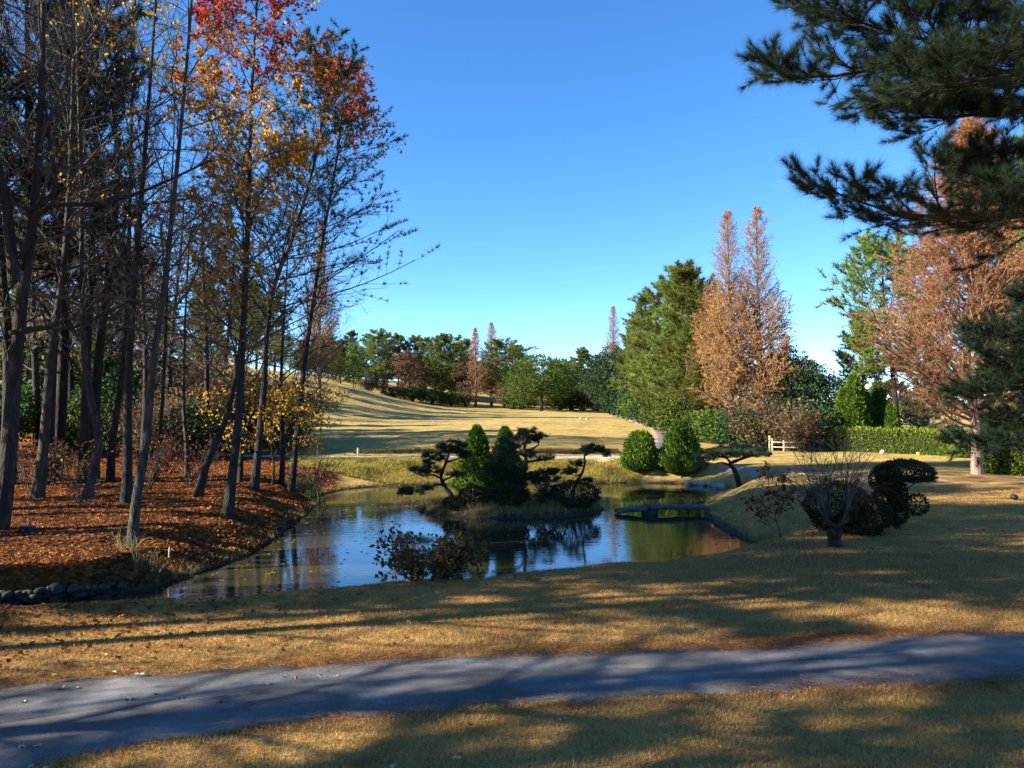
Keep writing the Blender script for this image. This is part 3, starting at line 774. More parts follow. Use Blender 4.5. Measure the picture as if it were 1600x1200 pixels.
def cone_bush(H, r, n=9000, leaf='cypress', size=.16, w=.35, power=.8, low=.15, bumps=5, trunk_r=.06, core=.7, tipz=1.1):
    """dense conifer shrub: sprays over a lumpy cone, solid dark shell inside standing for inner shade"""
    z = rng.random(n) ** 1.25
    def prof(u): return np.clip((1 - u), 0, 1) ** power * np.minimum(1, (u + low) / (low + .12))
    th = rng.random(n) * 6.283
    lump = 1 + .18 * np.sin(bumps * th + 7 * z) * np.sin(11 * z + 2 * th) + .13 * np.sin(3 * th + 17 * z) + .10 * np.sin(13 * th + 29 * z)
    rad = r * prof(z) * lump * (.80 + .24 * rng.random(n))
    p = np.stack([rad * np.cos(th), rad * np.sin(th), z * H * .97 + .06 * H * (1 - z)], 1)
    d = norm(np.stack([np.cos(th), np.sin(th), np.full(n, tipz)], 1))
    lb = MB(); leaves(lb, p, d, size, w, .35)
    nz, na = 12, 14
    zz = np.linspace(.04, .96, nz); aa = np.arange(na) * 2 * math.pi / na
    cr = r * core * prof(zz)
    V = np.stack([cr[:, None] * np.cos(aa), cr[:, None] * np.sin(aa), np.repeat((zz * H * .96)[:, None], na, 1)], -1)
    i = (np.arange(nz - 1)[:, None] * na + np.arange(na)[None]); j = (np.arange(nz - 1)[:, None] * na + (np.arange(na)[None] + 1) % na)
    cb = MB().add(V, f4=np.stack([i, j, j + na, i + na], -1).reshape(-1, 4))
    tb = MB(); tubes(tb, np.array([[0, 0, -.12], [0, 0, H * .3], [0, 0, H * .8]]), np.array([trunk_r * 1.2, trunk_r, trunk_r * .4]), 7)
    return [('trunk', tb.mesh('trunk', M['bark_red'], True)), ('shade_core', cb.mesh('shade_core', M['core'], True)), ('crown', lb.mesh('crown', M[leaf]))]

def round_bush(rx, ry, H, n=6000, leaf='azalea', size=.07, stems=7, w=.6, zc=.5, zr=.52):
    d = norm(rng.standard_normal((n, 3)))
    lump = 1 + .08 * np.sin(6 * d[:, :1] + 3) * np.sin(7 * d[:, 1:2]) + .06 * np.sin(9 * d[:, 2:] + 5 * d[:, :1])
    p = d * np.array([rx, ry, H * zr]) * lump * (.82 + .2 * rng.random((n, 1))) + np.array([0, 0, H * zc])
    ok = p[:, 2] > .02
    lb = MB(); leaves(lb, p[ok], d[ok], size, w, .6)
    th = np.arange(stems) * 6.283 / stems
    e = np.stack([np.cos(th) * rx * .55, np.sin(th) * ry * .55, np.full(stems, H * .7)], 1)
    s0 = np.stack([np.cos(th) * .07, np.sin(th) * .07, np.full(stems, -.08)], 1)
    BP = np.stack([s0, (s0 + e) / 2 - np.array([0, 0, .1 * H]), e], 1)
    tb = MB(); tubes(tb, BP, np.tile([.035, .025, .012], (stems, 1)), 5)
    b2 = spawn(BP, np.tile([.03, .02, .01], (stems, 1)), 8, .3, 1, .8, .2, lambda t, l: l * .45, 4, .5, .04, .15, rmin=.005)
    tubes(tb, *b2, 3)
    return [('stems', tb.mesh('stems', M['twig'], True)), ('crown', lb.mesh('crown', M[leaf]))]

def shrub(H=2.2, sp=1.2, n1=16, leaf='autumn_mix', nleaf=3, lsize=.12, m2=8, m3=5):
    """loose many-stemmed shrub"""
    th = rng.random(n1) * 6.283; rr = .15 * rng.random(n1)
    s0 = np.stack([rr * np.cos(th), rr * np.sin(th), np.full(n1, -.1)], 1)
    D0 = norm(np.stack([np.cos(th) * sp * .45, np.sin(th) * sp * .45, np.full(n1, H * .8)], 1) + .15 * rng.standard_normal((n1, 3)))
    K = 7; pts = [s0]; d = D0
    for k in range(K - 1):
        d = norm(d + .1 * rng.standard_normal(d.shape) + np.array([0, 0, -.03])); pts.append(pts[-1] + d * (H * (.7 + .4 * rng.random((n1, 1)))) / (K - 1))
    P = np.stack(pts, 1); R = np.tile(np.linspace(.022, .008, K) * H / 2.2, (n1, 1))
    b2 = spawn(P, R, m2, .2, 1, .7, .2, lambda t, l: l * .35, 5, .6, .03, .15, rmin=.006)
    b3 = spawn(*b2, m3, .2, 1, .7, .2, lambda t, l: l * .5, 3, .6, .03, .15, rmin=.005)
    tb = MB(); tubes(tb, P, R, 5); tubes(tb, *b2, 4); tubes(tb, *b3, 3)
    parts = [('stems', tb.mesh('stems', M['twig'], True))]
    if nleaf:
        p, dd = along(b3[0], nleaf, .1, 1); lb = MB(); leaves(lb, p, dd, lsize, .7, .9)
        parts.append(('crown', lb.mesh('crown', M[leaf])))
    return parts

# ------------------------------------------------------------------ the wood left of the pond: trunks read off the photo
WOOD = 'leafless trees in the wood left of the pond'
def wood(pts, d, r, label, name='bare_tree', **kw):
    base, P, R = trunk_from(pts, d, r, rt=kw.pop('rt', .22))
    if 'limbs' in kw:
        ex = []
        for lp, lr, ld in kw.pop('limbs'):
            ex.append((np.array([U(x, y, d + o) for (x, y), o in zip(lp, np.linspace(0, ld, len(lp)))]) - base, lr))
        kw['extra'] = ex
    parts = bare_tree(P, R, **kw)
    return place(name, parts, label, 'tree', WOOD, base)

wood([(-8, 832), (5, 760), (12, 600), (18, 480), (35, 380), (45, 250), (50, 100), (55, -150)], 20, .31, 'thickest dark trunk in the wood, with long bare limbs reaching over the leaf litter', m1=22, L1=4.5,
     limbs=[([(16, 520), (60, 512), (112, 512), (160, 492), (205, 470)], .07, -1.5), ([(34, 400), (60, 335), (90, 320), (161, 318), (240, 292), (330, 250)], .075, -1.0), ([(22, 440), (5, 290), (-30, 180), (-60, 60)], .15, -.5), ([(40, 330), (85, 300), (75, 200), (62, 90)], .08, .5)])
wood([(58, 778), (65, 700), (80, 550), (95, 420), (110, 250), (115, 50), (118, -150)], 27, .25, 'straight grey-barked trunk leaning slightly, pale lichen stripe, among orange leaves', m1=24, trunk_mat='bark_grey')
wood([(88, 719), (95, 640), (102, 500), (106, 400), (104, 200), (100, -100)], 42, .36, 'stout dark trunk at the back of the wood', m1=20, m2=7)
wood([(135, 775), (143, 735), (156, 690), (147, 640), (137, 560), (131, 430), (128, 300), (125, 100), (120, -100)], 27.5, .19, 'crooked trunk with an S-shaped kink near its foot', m1=22, trunk_mat='bark_grey')
wood([(172, 742), (180, 680), (192, 600), (200, 480), (205, 300), (215, 50), (220, -80)], 33, .2, 'dark trunk slanting to one side behind the crooked tree', m1=20, m2=7)
wood([(197, 787), (200, 740), (203, 600), (212, 450), (225, 250), (240, 50), (250, -150)], 25.5, .21, 'tall straight black trunk standing just behind the leaning waterside tree', m1=26, leaf='yellow', nleaf=7, leafsel=lambda p: (p[:, 2] > 10) & (rng.random(len(p)) < .3 * (.5 + .5 * np.sin(p[:, 0] * 1.3 + p[:, 2]))), lsize=.10)
wood([(207, 843), (214, 790), (228, 690), (240, 570), (255, 450), (275, 250), (292, 50), (300, -120)], 19, .165, 'slender mossy leaning trunk rooted on the leafy bank close to the water', trunk_mat='bark_grey', m1=24, L1=3.4, leaf='yellow', nleaf=7, leafsel=lambda p: (p[:, 2] > 9.5) & (rng.random(len(p)) < .5 * (.5 + .5 * np.sin(p[:, 0] * 1.5 + p[:, 2]))), lsize=.085)
wood([(242, 755), (248, 690), (255, 560), (262, 400), (270, 200), (275, 50)], 33, .11, 'thin pole-like trunk between the thicker dark trees', m1=20, m2=7, L1=3)
wood([(293, 737), (290, 690), (288, 620), (292, 500), (300, 350)], 35, .16, 'short mossy trunk lit yellow at its foot', m1=18, L1=3.2, trunk_mat='bark_grey')
wood([(308, 775), (325, 720), (345, 670), (360, 620), (375, 540), (385, 400), (380, 250)], 27.5, .19, 'trunk leaning steeply towards the red-topped tree', m1=22)
gum = wood([(355, 797), (362, 740), (370, 660), (378, 550), (385, 450), (392, 300), (398, 150), (402, 0), (405, -80)], 24.5, .2, 'tall tree with crimson top and golden-orange leaves lower down', name='sweetgum_tree',
     m1=42, m2=9, m3=6, t0=.24, L1=2.9, ang=.9, up=.08, leaf='gum', nleaf=12, lsize=.105, leafsel=lambda p: rng.random(len(p)) < np.clip((p[:, 2] - 6) / 6, .03, .9))
wood([(375, 745), (378, 650), (380, 520), (378, 400), (375, 250)], 33, .14, 'slim trunk half hidden behind the red-topped tree', m1=18, L1=3, leaf='yellow', leafsel=lambda p: rng.random(len(p)) < .25, lsize=.13)
wood([(440, 737), (441, 690), (437, 600), (440, 480), (450, 330)], 34.5, .16, 'bare tree at the wood edge with yellow leaves on its lowest boughs', m1=30, t0=.12, L1=5.0, leaf='yellow', nleaf=6, leafsel=lambda p: (p[:, 2] < 4.4) & (rng.random(len(p)) < .7), lsize=.12)
wood([(455, 735), (470, 600), (500, 400), (525, 250), (540, 130)], 33, .18, 'leaning tree with a tuft of scarlet leaves at its tip', m1=34, t0=.3, L1=3.0, ang=.8, leaf='redleaf', nleaf=8, leafsel=lambda p: rng.random(len(p)) < np.clip((p[:, 2] - 14.0) / 2.2, .01, .85), lsize=.11)
wood([(425, 762), (428, 730), (424, 690), (430, 650), (428, 605)], 33, .075, 'small understorey tree with flat sprays of bright yellow leaves', name='yellow_tree', m1=20, m2=8, m3=6, t0=.3, L1=2.9, ang=1.35, up=.0, leaf='yellow', nleaf=4,
     leafsel=lambda p: rng.random(len(p)) < .55, lsize=.10)
# leaning pine at the edge of the wood
base, P, R = trunk_from([(397, 755), (403, 690), (410, 600), (416, 520), (428, 440), (455, 370), (487, 260), (501, 180), (512, 98)], 31, .22)
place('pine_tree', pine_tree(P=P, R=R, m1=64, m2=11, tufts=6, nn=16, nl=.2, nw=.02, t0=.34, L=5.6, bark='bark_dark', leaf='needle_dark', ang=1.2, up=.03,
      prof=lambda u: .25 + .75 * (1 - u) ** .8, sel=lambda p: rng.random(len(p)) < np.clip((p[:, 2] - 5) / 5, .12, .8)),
      'leaning dark pine at the wood edge whose needled boughs jut into the sky', 'tree', None, base)

# ------------------------------------------------------------------ templates for the woods and the far tree line
T = {}
T['pine1'] = pine_tree(15, 56, 10, 6, 9, .42, .06, .18, 3.7, bark='bark_dark')
T['pine2'] = pine_tree(15, 46, 11, 6, 9, .42, .06, .36, 3.9, bark='bark_dark', lean=.9, prof=lambda u: .55 + .45 * np.sin(np.clip(u, 0, 1) * 3.14))
T['pine3'] = pine_tree(15, 76, 10, 5, 9, .42, .06, .06, 4.3, leaf='needle_gold', prof=lambda u: .2 + .8 * (1 - u) ** .65)
T['pine4'] = pine_tree(15, 70, 10, 5, 9, .42, .06, .10, 4.0, leaf='needle_far', prof=lambda u: .3 + .7 * np.clip(1 - u, 0, 1) ** .5)
T['meta1'] = metasequoia(20, 5.0, 190, 14, .66, 10, lsize=.2, lw=.034, ln=4)
T['meta2'] = metasequoia(20, 5.2, 180, 14, .62, 10, lsize=.2, lw=.034, ln=4)
T['meta3'] = metasequoia(20, 3.4, 120, 9, 1.0, 7)
T['meta4'] = metasequoia(16, 6.4, 240, 14, .98, 11, bark='bark_pale', lsize=.16, lw=.028, ln=6)
T['broad1'] = broad_tree(11, 5.4, 52, 330, 'broad_mid', .24, 1.45)
T['broad2'] = broad_tree(11, 4.6, 60, 200, 'broad_dark')
T['broad3'] = broad_tree(11, 4.0, 48, 190, 'broad_mid', r=1.4)
for k in range(3):
    K = 16; s = np.linspace(0, 1, K); P = np.zeros((K, 3)); P[:, 2] = s * 15 - .15
    P[:, 0] = .7 * np.sin(s * (2 + k) + k) * s; P[:, 1] = .6 * np.cos(s * 3 + k) * s
    T['bare%d' % k] = bare_tree(P, .2 * (1 - .8 * s), m1=28, m2=8, m3=5, t0=.25, L1=4.0, leaf=('autumn_mix' if k < 2 else None), nleaf=(2 if k < 2 else 0), lsize=.22 if k == 0 else .14)
T['brown'] = bare_tree(np.stack([0.1 * np.sin(np.arange(12)), 0 * np.arange(12), np.linspace(-.15, 9, 12)], 1), np.linspace(.16, .03, 12), m1=30, m2=8, m3=5, t0=.15, L1=3.6, leaf='autumn_mix', nleaf=3, lsize=.26, ang=.9)
T['shrub_b'] = shrub(2.6, 1.6, 20, 'autumn_mix', 2, .13)
T['shrub_g'] = broad_tree(4, 2.2, 26, 150, 'broad_mid', .22, .8, -.9)
T['shrub_d'] = broad_tree(4, 2.2, 26, 150, 'broad_dark', .20, .8, -.9)
T['pine5'] = pine_tree(15, 50, 10, 6, 12, .26, .03, .34, 3.2, bark='bark_dark', leaf='needle_dark')
T['pine6'] = pine_tree(15, 40, 11, 6, 12, .26, .03, .42, 3.4, bark='bark_dark', leaf='needle_dark', lean=.8, prof=lambda u: .55 + .45 * np.sin(np.clip(u, 0, 1) * 3.14))
T['pineH'] = pine_tree(15, 34, 10, 5, 9, .42, .06, .56, 3.6, bark='bark_dark', lean=.8)
TH = dict(pine5=15, pine6=15, pineH=15, pine1=15, pine2=15, pine3=15, pine4=15, meta1=20, meta2=20, meta3=20, meta4=16, broad1=11, broad2=11, broad3=11, bare0=15, bare1=15, bare2=15, brown=9.5, shrub_b=2.6, shrub_g=4, shrub_d=4)
NM = dict(pine='pine_tree', meta='metasequoia', broad='evergreen_tree', bare='bare_tree', brown='autumn_tree', shrub='shrub')

def put(t, px, d, top, label, group=None, wf=1.0, name=None, cat=None, wx=None):
    """template t with its foot on the ground at (px, depth d) and its tip at photo row top"""
    x = UX(px, d) if wx is None else wx
    z = gz(x, d)
    H = U(px, top, d)[2] - z if top is not None and top < 1000 else top - 1000
    s = H / TH[t]
    nm = name or next(v for k, v in NM.items() if t.startswith(k))
    return place(nm, T[t], label, cat or ('shrub' if nm == 'shrub' else 'tree'), group, (x, d, z), rng.random() * 6.28, (s * wf, s * wf, s))

# back of the wood and trees beyond the left edge that shade the lawn
G = 'pines and bare trees filling the back of the wood'
for px, d, top, t, lab in [(20, 31.4, -150, 'pine5', 'tall narrow dark pine behind the thickest dark trunk of the wood'), (80, 31.7, -120, 'pine6', 'tall dark pine just behind the grey-barked leaning trunk'),
                           (132, 32.2, -60, 'pine5', 'tall dark pine behind the trunk with the S-shaped kink'), (-55, 31.4, -150, 'pine6', 'tall dark pine at the outer end of the wood, past the thickest trunk'),
                           (165, 58, 350, 'pine5', None), (30, 60, 340, 'pine5', None), (100, 62, 360, 'pine5', None), (225, 64, 400, 'pine5', None)]:
    put(t, px, d, top, lab or 'dark pine standing beyond the undergrowth at the back of the wood', 'pines in the back of the wood', .62 if d < 40 else 1)
for px, d, top, t in [(10, 33, 60, 'bare2'), (150, 33.5, 90, 'bare2'), (90, 33, 20, 'bare2'), (60, 50, 250, 'bare1'), (110, 54, 280, 'bare0'), (225, 42, 250, 'bare2'), (265, 48, 300, 'bare1'), (320, 46, 330, 'bare2'), (350, 52, 380, 'bare1'), (-40, 31, 20, 'bare2'), (185, 56, 330, 'bare0')]:
    put(t, px, d, top, 'bare-twigged tree in the thicket at the back of the wood', 'bare trees in the back of the wood')
for px, d, h, t in [(240, 44, 3.2, 'shrub_b'), (275, 46, 3.6, 'shrub_b'), (310, 45, 3.4, 'shrub_d'), (340, 48, 3.6, 'shrub_b'), (385, 50, 3.2, 'shrub_b'), (200, 47, 3.5, 'shrub_d'), (150, 50, 3.8, 'shrub_g'), (110, 52, 3.6, 'shrub_d'), (60, 55, 4, 'shrub_d'), (20, 50, 4, 'shrub_g'), (-30, 46, 4, 'shrub_d'), (255, 55, 6.5, 'shrub_d'), (320, 56, 6, 'shrub_d'), (380, 60, 5, 'shrub_d'), (210, 52, 5.5, 'shrub_d'), (140, 58, 6.5, 'shrub_d'), (80, 60, 7, 'shrub_d'), (415, 58, 4.5, 'shrub_b'), (440, 55, 4.2, 'shrub_b'), (468, 60, 4.4, 'shrub_b'), (395, 52, 4.5, 'shrub_b'), (360, 50, 4.8, 'shrub_b'), (330, 53, 5.5, 'shrub_b'), (300, 50, 5, 'shrub_b'), (285, 54, 4.5, 'shrub_d'), (235, 56, 4.5, 'shrub_d'), (355, 58, 4.5, 'shrub_d'), (170, 60, 4.8, 'shrub_d')]:
    put(t, px, d, 1000 + h, 'tangled undergrowth shrub at the back of the wood' if t == 'shrub_b' else 'leafy evergreen shrub at the back of the wood', 'undergrowth of the wood')
for x, y, h, t in [(-13, 9.5, 15, 'bare2'), (-13, 6.2, 14, 'bare2'), (-19, 5.0, 15, 'bare1'), (-15.5, 12.5, 16, 'bare0'), (-26, 9.5, 16, 'pine2'), (-22, 1.0, 15, 'pine2'), (-18, 9.2, 16, 'pineH'), (-20, 14, 18, 'pineH'), (-19, 17.5, 13, 'pine2'), (-25, 24, 12, 'bare0'), (-21, 22.5, 12, 'bare2'), (-23, 20.5, 18, 'pineH'), (-27, 16, 19, 'pineH'), (-26, 20.8, 17, 'pineH'), (-32, 20, 19, 'pineH')]:
    put(t, 0, y, 1000 + h, ('tall pine' if t[0] == 'p' else 'leafless tree') + ' beyond the left end of the lawn, seen only by its shadow', ('pines' if t[0] == 'p' else 'leafless trees') + ' beyond the left end of the lawn', wx=x)

# far tree line behind the fairway
FG = 'trees of the far line behind the fairway'
def far(t, px, d, top, label, wf=1.0, group=FG): return put(t, px, d, top, label, group, wf)
L_P, L_B, L_S = 'mid green pine in the far row behind the fairway slope', 'brown autumn tree among the pines of the far row', 'low evergreen shrub along the foot of the far tree line'
for px, d, top, t, wf in [(470, 128, 535, 'pine4', 1), (497, 140, 528, 'pine4', 1.1), (520, 132, 530, 'pine4', 1), (546, 140, 520, 'pine3', 1), (572, 148, 527, 'pine4', 1), (588, 144, 520, 'pine4', 1.1), (604, 155, 526, 'pine4', 1.1), (622, 160, 524, 'pine3', 1.1), (645, 166, 527, 'pine3', 1.2), (664, 160, 533, 'pine4', 1.1),
                          (692, 150, 527, 'pine3', 1.25), (712, 170, 530, 'pine4', 1.1), (728, 176, 534, 'pine3', 1.2), (788, 150, 541, 'pine2', 1.5), (806, 165, 548, 'pine4', 1.2), (908, 148, 549, 'pine1', 1.3), (885, 165, 566, 'pine4', 1.2), (930, 160, 560, 'pine4', 1.2), (826, 175, 560, 'pine4', 1.2), (865, 180, 566, 'pine4', 1.3)]:
    far(t, px, d + max(0, 700 - px) * .16, top, L_P if t != 'pine3' else 'dense yellow-green pine in the far row behind the fairway', wf * 1.3)
for px, d, top, t in [(597, 140, 590, 'brown'), (633, 146, 556, 'brown'), (655, 150, 575, 'brown'), (722, 148, 575, 'brown'), (715, 150, 552, 'bare1'), (880, 150, 600, 'brown'), (925, 146, 605, 'brown'), (555, 140, 580, 'bare2'), (577, 138, 585, 'shrub_b'), (525, 128, 575, 'bare1'), (940, 140, 590, 'brown')]:
    far(t, px, d, top, L_B, 1.3)
for px, d, top in [(615, 140, 605), (645, 143, 605), (675, 143, 608), (705, 144, 612), (728, 145, 612), (800, 143, 604), (815, 142, 610), (875, 142, 612), (893, 141, 608), (910, 140, 612), (932, 138, 606), (950, 132, 612)]:
    far('shrub_g' if px % 2 else 'shrub_b', px, d, top, L_S if px % 2 else 'low brown twiggy shrub along the foot of the far tree line', 1.7)
far('meta3', 743, 146, 512, 'russet conical metasequoia with thin bare top in the far line, the shorter of two', 1.15)
far('meta2', 768, 152, 504, 'taller bare-topped metasequoia of the far pair behind the fairway', 1.1)
far('meta2', 958, 150, 478, 'thin pinkish leafless metasequoia rising behind a dark evergreen', .8)
far('broad1', 846, 134, 557, 'large round glossy evergreen standing alone at the fairway end', 1.32)
far('broad2', 958, 118, 540, 'dark round evergreen between far pines and the big pine bank', .95)
far('meta2', 500, 96, 345, 'faint brown metasequoia behind the wood edge', .6)
# trees along the left edge of the fairway: their shadows streak across it
for x, y, h, t in [(-31, 57, 9, 'pine1'), (-36, 66, 11, 'pine4'), (-33, 73, 11, 'pine1'), (-37, 80, 12, 'bare0'), (-34, 87, 12, 'pine1'), (-38, 94, 13, 'pine4'), (-35, 101, 12, 'pine2'), (-39, 108, 13, 'pine1'), (-36, 116, 12, 'pine4'), (-41, 123, 13, 'pine1'), (-44, 88, 13, 'pine2'), (-45, 70, 12, 'pine4'), (-34, 62, 9, 'bare1')]:
    put(t, 0, y, 1000 + h, ('pine' if t[0] == 'p' else 'leafless tree') + ' on the slope along the left edge of the fairway, behind the wood', ('pines' if t[0] == 'p' else 'leafless trees') + ' along the left edge of the fairway', wx=x)
for px, d, top, t in [(430, 126, 520, 'pine4'), (452, 130, 528, 'pine3'), (474, 127, 535, 'pine4'), (492, 131, 530, 'pine3'), (512, 134, 538, 'pine4'), (532, 137, 534, 'pine3'), (552, 140, 540, 'pine4')]:
    far(t, px, d, top, 'green pine on the ridge beside the wood, before the far row', 1.2, 'pines on the ridge beside the wood')
for px, d, top, t in [(480, 172, 540, 'pine4'), (530, 176, 545, 'pine4'), (560, 180, 545, 'pine4'), (640, 185, 548, 'broad3'), (680, 182, 555, 'broad3'), (735, 190, 560, 'broad3'), (770, 190, 565, 'broad3'), (815, 188, 570, 'broad3'), (875, 185, 575, 'broad3'), (915, 180, 575, 'broad3'), (945, 170, 575, 'broad3'), (790, 172, 590, 'broad3'), (705, 172, 575, 'broad3'), (600, 178, 560, 'broad3')]:
    far(t, px, d, top, ('green pine' if t[0] == 'p' else 'rounded evergreen') + ' in the second row behind the far pines', 1.5, 'second row of the far tree line')

# bank of pines and the pair of metasequoias on the right of the fairway
PG = 'pines in the dense bank right of the fairway'
for px, d, top, t, wf in [(1084, 73, 420, 'pine3', 1.05), (1058, 80, 432, 'pine4', 1.05), (1036, 88, 440, 'pine3', 1.1), (1016, 97, 470, 'pine4', 1.1), (1000, 106, 497, 'pine3', 1.15), (988, 114, 520, 'pine4', 1.1), (1110, 76, 455, 'pine4', 1.0), (1070, 70, 520, 'pine3', 1.1), (1100, 67, 560, 'pine3', 1.2), (1040, 80, 530, 'pine3', 1.2), (1012, 90, 560, 'pine4', 1.2)]:
    put(t, px, d, top, {1084: 'tallest pine of the bank right of the fairway, beside the shorter rusty metasequoia', 988: 'smallest pine at the far end of the bank right of the fairway', 1110: 'pine of the bank half hidden behind the shorter rusty metasequoia'}.get(px, 'dense green pine in the tall bank right of the fairway'), PG, wf)
put('meta1', 1141, 63, 330, 'tall russet metasequoia with pointed bare top, slightly shorter of the pair', 'pair of metasequoias', .86)
put('meta2', 1186, 62, 323, 'tallest pointed metasequoia with russet lower boughs, beside its twin', 'pair of metasequoias', .92)
put('meta3', 1108, 68, 445, 'shorter rusty metasequoia leaning into the pine bank', None, 1.3)
put('meta3', 1228, 68, 520, 'low russet conifer between metasequoia pair and dark evergreen', None, 1.3)
put('broad2', 1256, 60, 562, 'dark rounded evergreen tree beside the metasequoia pair', None, 1.05)
put('broad2', 1232, 66, 545, 'dark evergreen tree tucked behind the tallest metasequoia', None, .9)
for px, d, h, t in [(1096, 64.5, 2.6, 'shrub_g'), (1122, 63, 2.8, 'shrub_g'), (1160, 60.5, 3.2, 'shrub_d'), (1207, 58.5, 3.2, 'shrub_d'), (1174, 62, 3.4, 'shrub_g'), (1270, 56, 3.4, 'shrub_d'), (1062, 68, 3.6, 'shrub_g'), (1036, 76, 3.6, 'shrub_g'), (1016, 84, 3.6, 'shrub_d'), (998, 94, 4, 'shrub_g'), (983, 104, 4.4, 'shrub_d'), (968, 114, 4.4, 'shrub_d')]:
    put(t, px, d, 1000 + h, 'evergreen shrub at the foot of the pine and metasequoia bank', 'shrubs under the pine bank', 1.1)
for px, d, h in [(1232, 56, 3.2), (1250, 54.5, 2.6), (1195, 58, 3.8)]:
    put('shrub_b', px, d, 1000 + h, 'brown twiggy shrub behind the wooden rail fence', 'brown shrubs by the fence', 1.2)

# right side: metasequoia, pine, columnar cypresses, cedar
put('meta4', 1523, 36, 190, 'broad russet metasequoia with pale trunk standing in front of the hedges', None, .88)
T_m4t = None
put('pine2', 1398, 58, 398, 'open-crowned pine leaning out beside the broad russet metasequoia', None, 1.15)
put('pine1', 1350, 62, 500, 'smaller tiered pine above the columnar cypresses', None, 1.3)
put('pine3', 1600, 46, 330, 'sunlit yellow-green pine behind the tall right hedge', None, 1.0)
put('pine4', 1660, 42, 200, 'tall pine beyond the right end of the hedge', None, 1.0)
put('pine4', 1440, 62, 470, 'green pine half hidden behind the broad russet metasequoia', None, 1.1)
T['column'] = cone_bush(5, .75, 5200, 'cypress', .24, .35, .45, .2); TH['column'] = 5
for px, d, top in [(1303, 56, 640), (1318, 56, 605), (1335, 55.5, 584), (1352, 56, 612), (1372, 56.5, 595), (1392, 55, 630)]:
    put('column', px, d, top, 'slender bright green columnar cypress behind the clipped hedge', 'columnar cypresses behind the hedge', 1.1, 'cypress', 'tree')
T['cedar'] = pine_tree(8, 60, 11, 5, 7, .30, .04, .04, 3.6, leaf='cedar', ang=1.5, up=-.05, tuftup=-.2, prof=lambda u: .3 + .7 * (1 - u)); TH['cedar'] = 8
put('cedar', 1452, 57, 580, 'drooping grey-green cedar behind the end of the hedge', None, 1.0, 'cedar_tree', 'tree')
put('cedar', 1405, 60, 600, 'low pale green cedar behind the middle of the hedge', None, 1.0, 'cedar_tree', 'tree')

# ------------------------------------------------------------------ hedges
def hedge(name, pts, w, H, label, leaf='hedge', n=9000, size=.14, cat='hedge'):
    c = curve(np.array(pts, float), 40)
    t = norm(np.gradient(c, axis=0)); nr = np.stack([-t[:, 1], t[:, 0]], 1)
    z = height(c[:, 0], c[:, 1])
    b0 = np.array([c[20, 0], c[20, 1], z[20]])
    cs = np.array([(-.5, -.05), (-.5, .9), (-.4, 1.0), (.4, 1.0), (.5, .9), (.5, -.05)])
    k = .92
    V = np.empty((40, 6, 3))
    for j, (a, b) in enumerate(cs):
        V[:, j, :2] = c + nr * a * w * k; V[:, j, 2] = z + b * H * k
    V -= b0
    i = (np.arange(39)[:, None] * 6 + np.arange(5)[None]).ravel()
    core = MB().add(V, f4=np.stack([i, i + 6, i + 7, i + 1], 1))  # closed dark shell, blocks the view through and stands for inner shade
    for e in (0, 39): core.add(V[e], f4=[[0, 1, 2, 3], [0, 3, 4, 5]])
    # sprays over the surface
    per = np.array([.9 * H, .14 * w, .8 * w, .14 * w, .9 * H]); pr = np.concatenate([[0], np.cumsum(per) / per.sum()])
    u = rng.random(n); sidx = np.clip(np.searchsorted(pr, u, 'right') - 1, 0, 4); f = (u - pr[sidx]) / (pr[sidx + 1] - pr[sidx])
    a = cs[sidx] * (1 - f)[:, None] + cs[sidx + 1] * f[:, None]
    s = rng.random(n) * 38.99; si = s.astype(int); sf = (s - si)[:, None]
    cc = c[si] * (1 - sf) + c[si + 1] * sf; nn_ = nr[si]; zz = z[si] * (1 - sf[:, 0]) + z[si + 1] * sf[:, 0]
    lump = 1 + .05 * np.sin(s * 3 + 5 * a[:, 1]) + .04 * rng.standard_normal(n)
    p = np.concatenate([cc + nn_ * (a[:, :1] * w) * lump[:, None], (zz + np.maximum(a[:, 1], .03) * H * lump)[:, None]], 1) - b0
    out = np.concatenate([nn_ * np.sign(a[:, :1]) * (np.abs(a[:, :1]) > .45), ((a[:, 1] > .93) + .45)[:, None]], 1)
    # the two clipped ends
    ne = n // 12
    for e, sg in ((0, -1), (39, 1)):
        q = rng.random((ne, 2)); pe = np.concatenate([c[e] + nr[e] * ((q[:, :1] - .5) * w) + t[e] * sg * .02, (z[e] + q[:, 1] * H * .97)[:, None]], 1) - b0
        p = np.vstack([p, pe]); out = np.vstack([out, np.tile([t[e, 0] * sg, t[e, 1] * sg, .4], (ne, 1))])
    lb = MB(); leaves(lb, p - .25 * size * norm(out), norm(out), size, .5, .5)
    return place(name, [('shade_core', core.mesh('shade_core', M['core'])), ('foliage', lb.mesh('foliage', M[leaf]))], label, cat, None, b0)
hedge('clipped_hedge', [D(1296, 55.5), D(1340, 54), D(1420, 52), D(1480, 50), D(1510, 48)], 1.2, 1.55, 'long low clipped yellow-green hedge behind the lawn', n=11000, size=.15)
hedge('tall_hedge', [D(1534, 37.5), D(1570, 37), D(1620, 36.2), D(1700, 35.5)], 1.5, 2.9, 'tall dense green clipped hedge right of the pale metasequoia trunk', n=12000, size=.15)
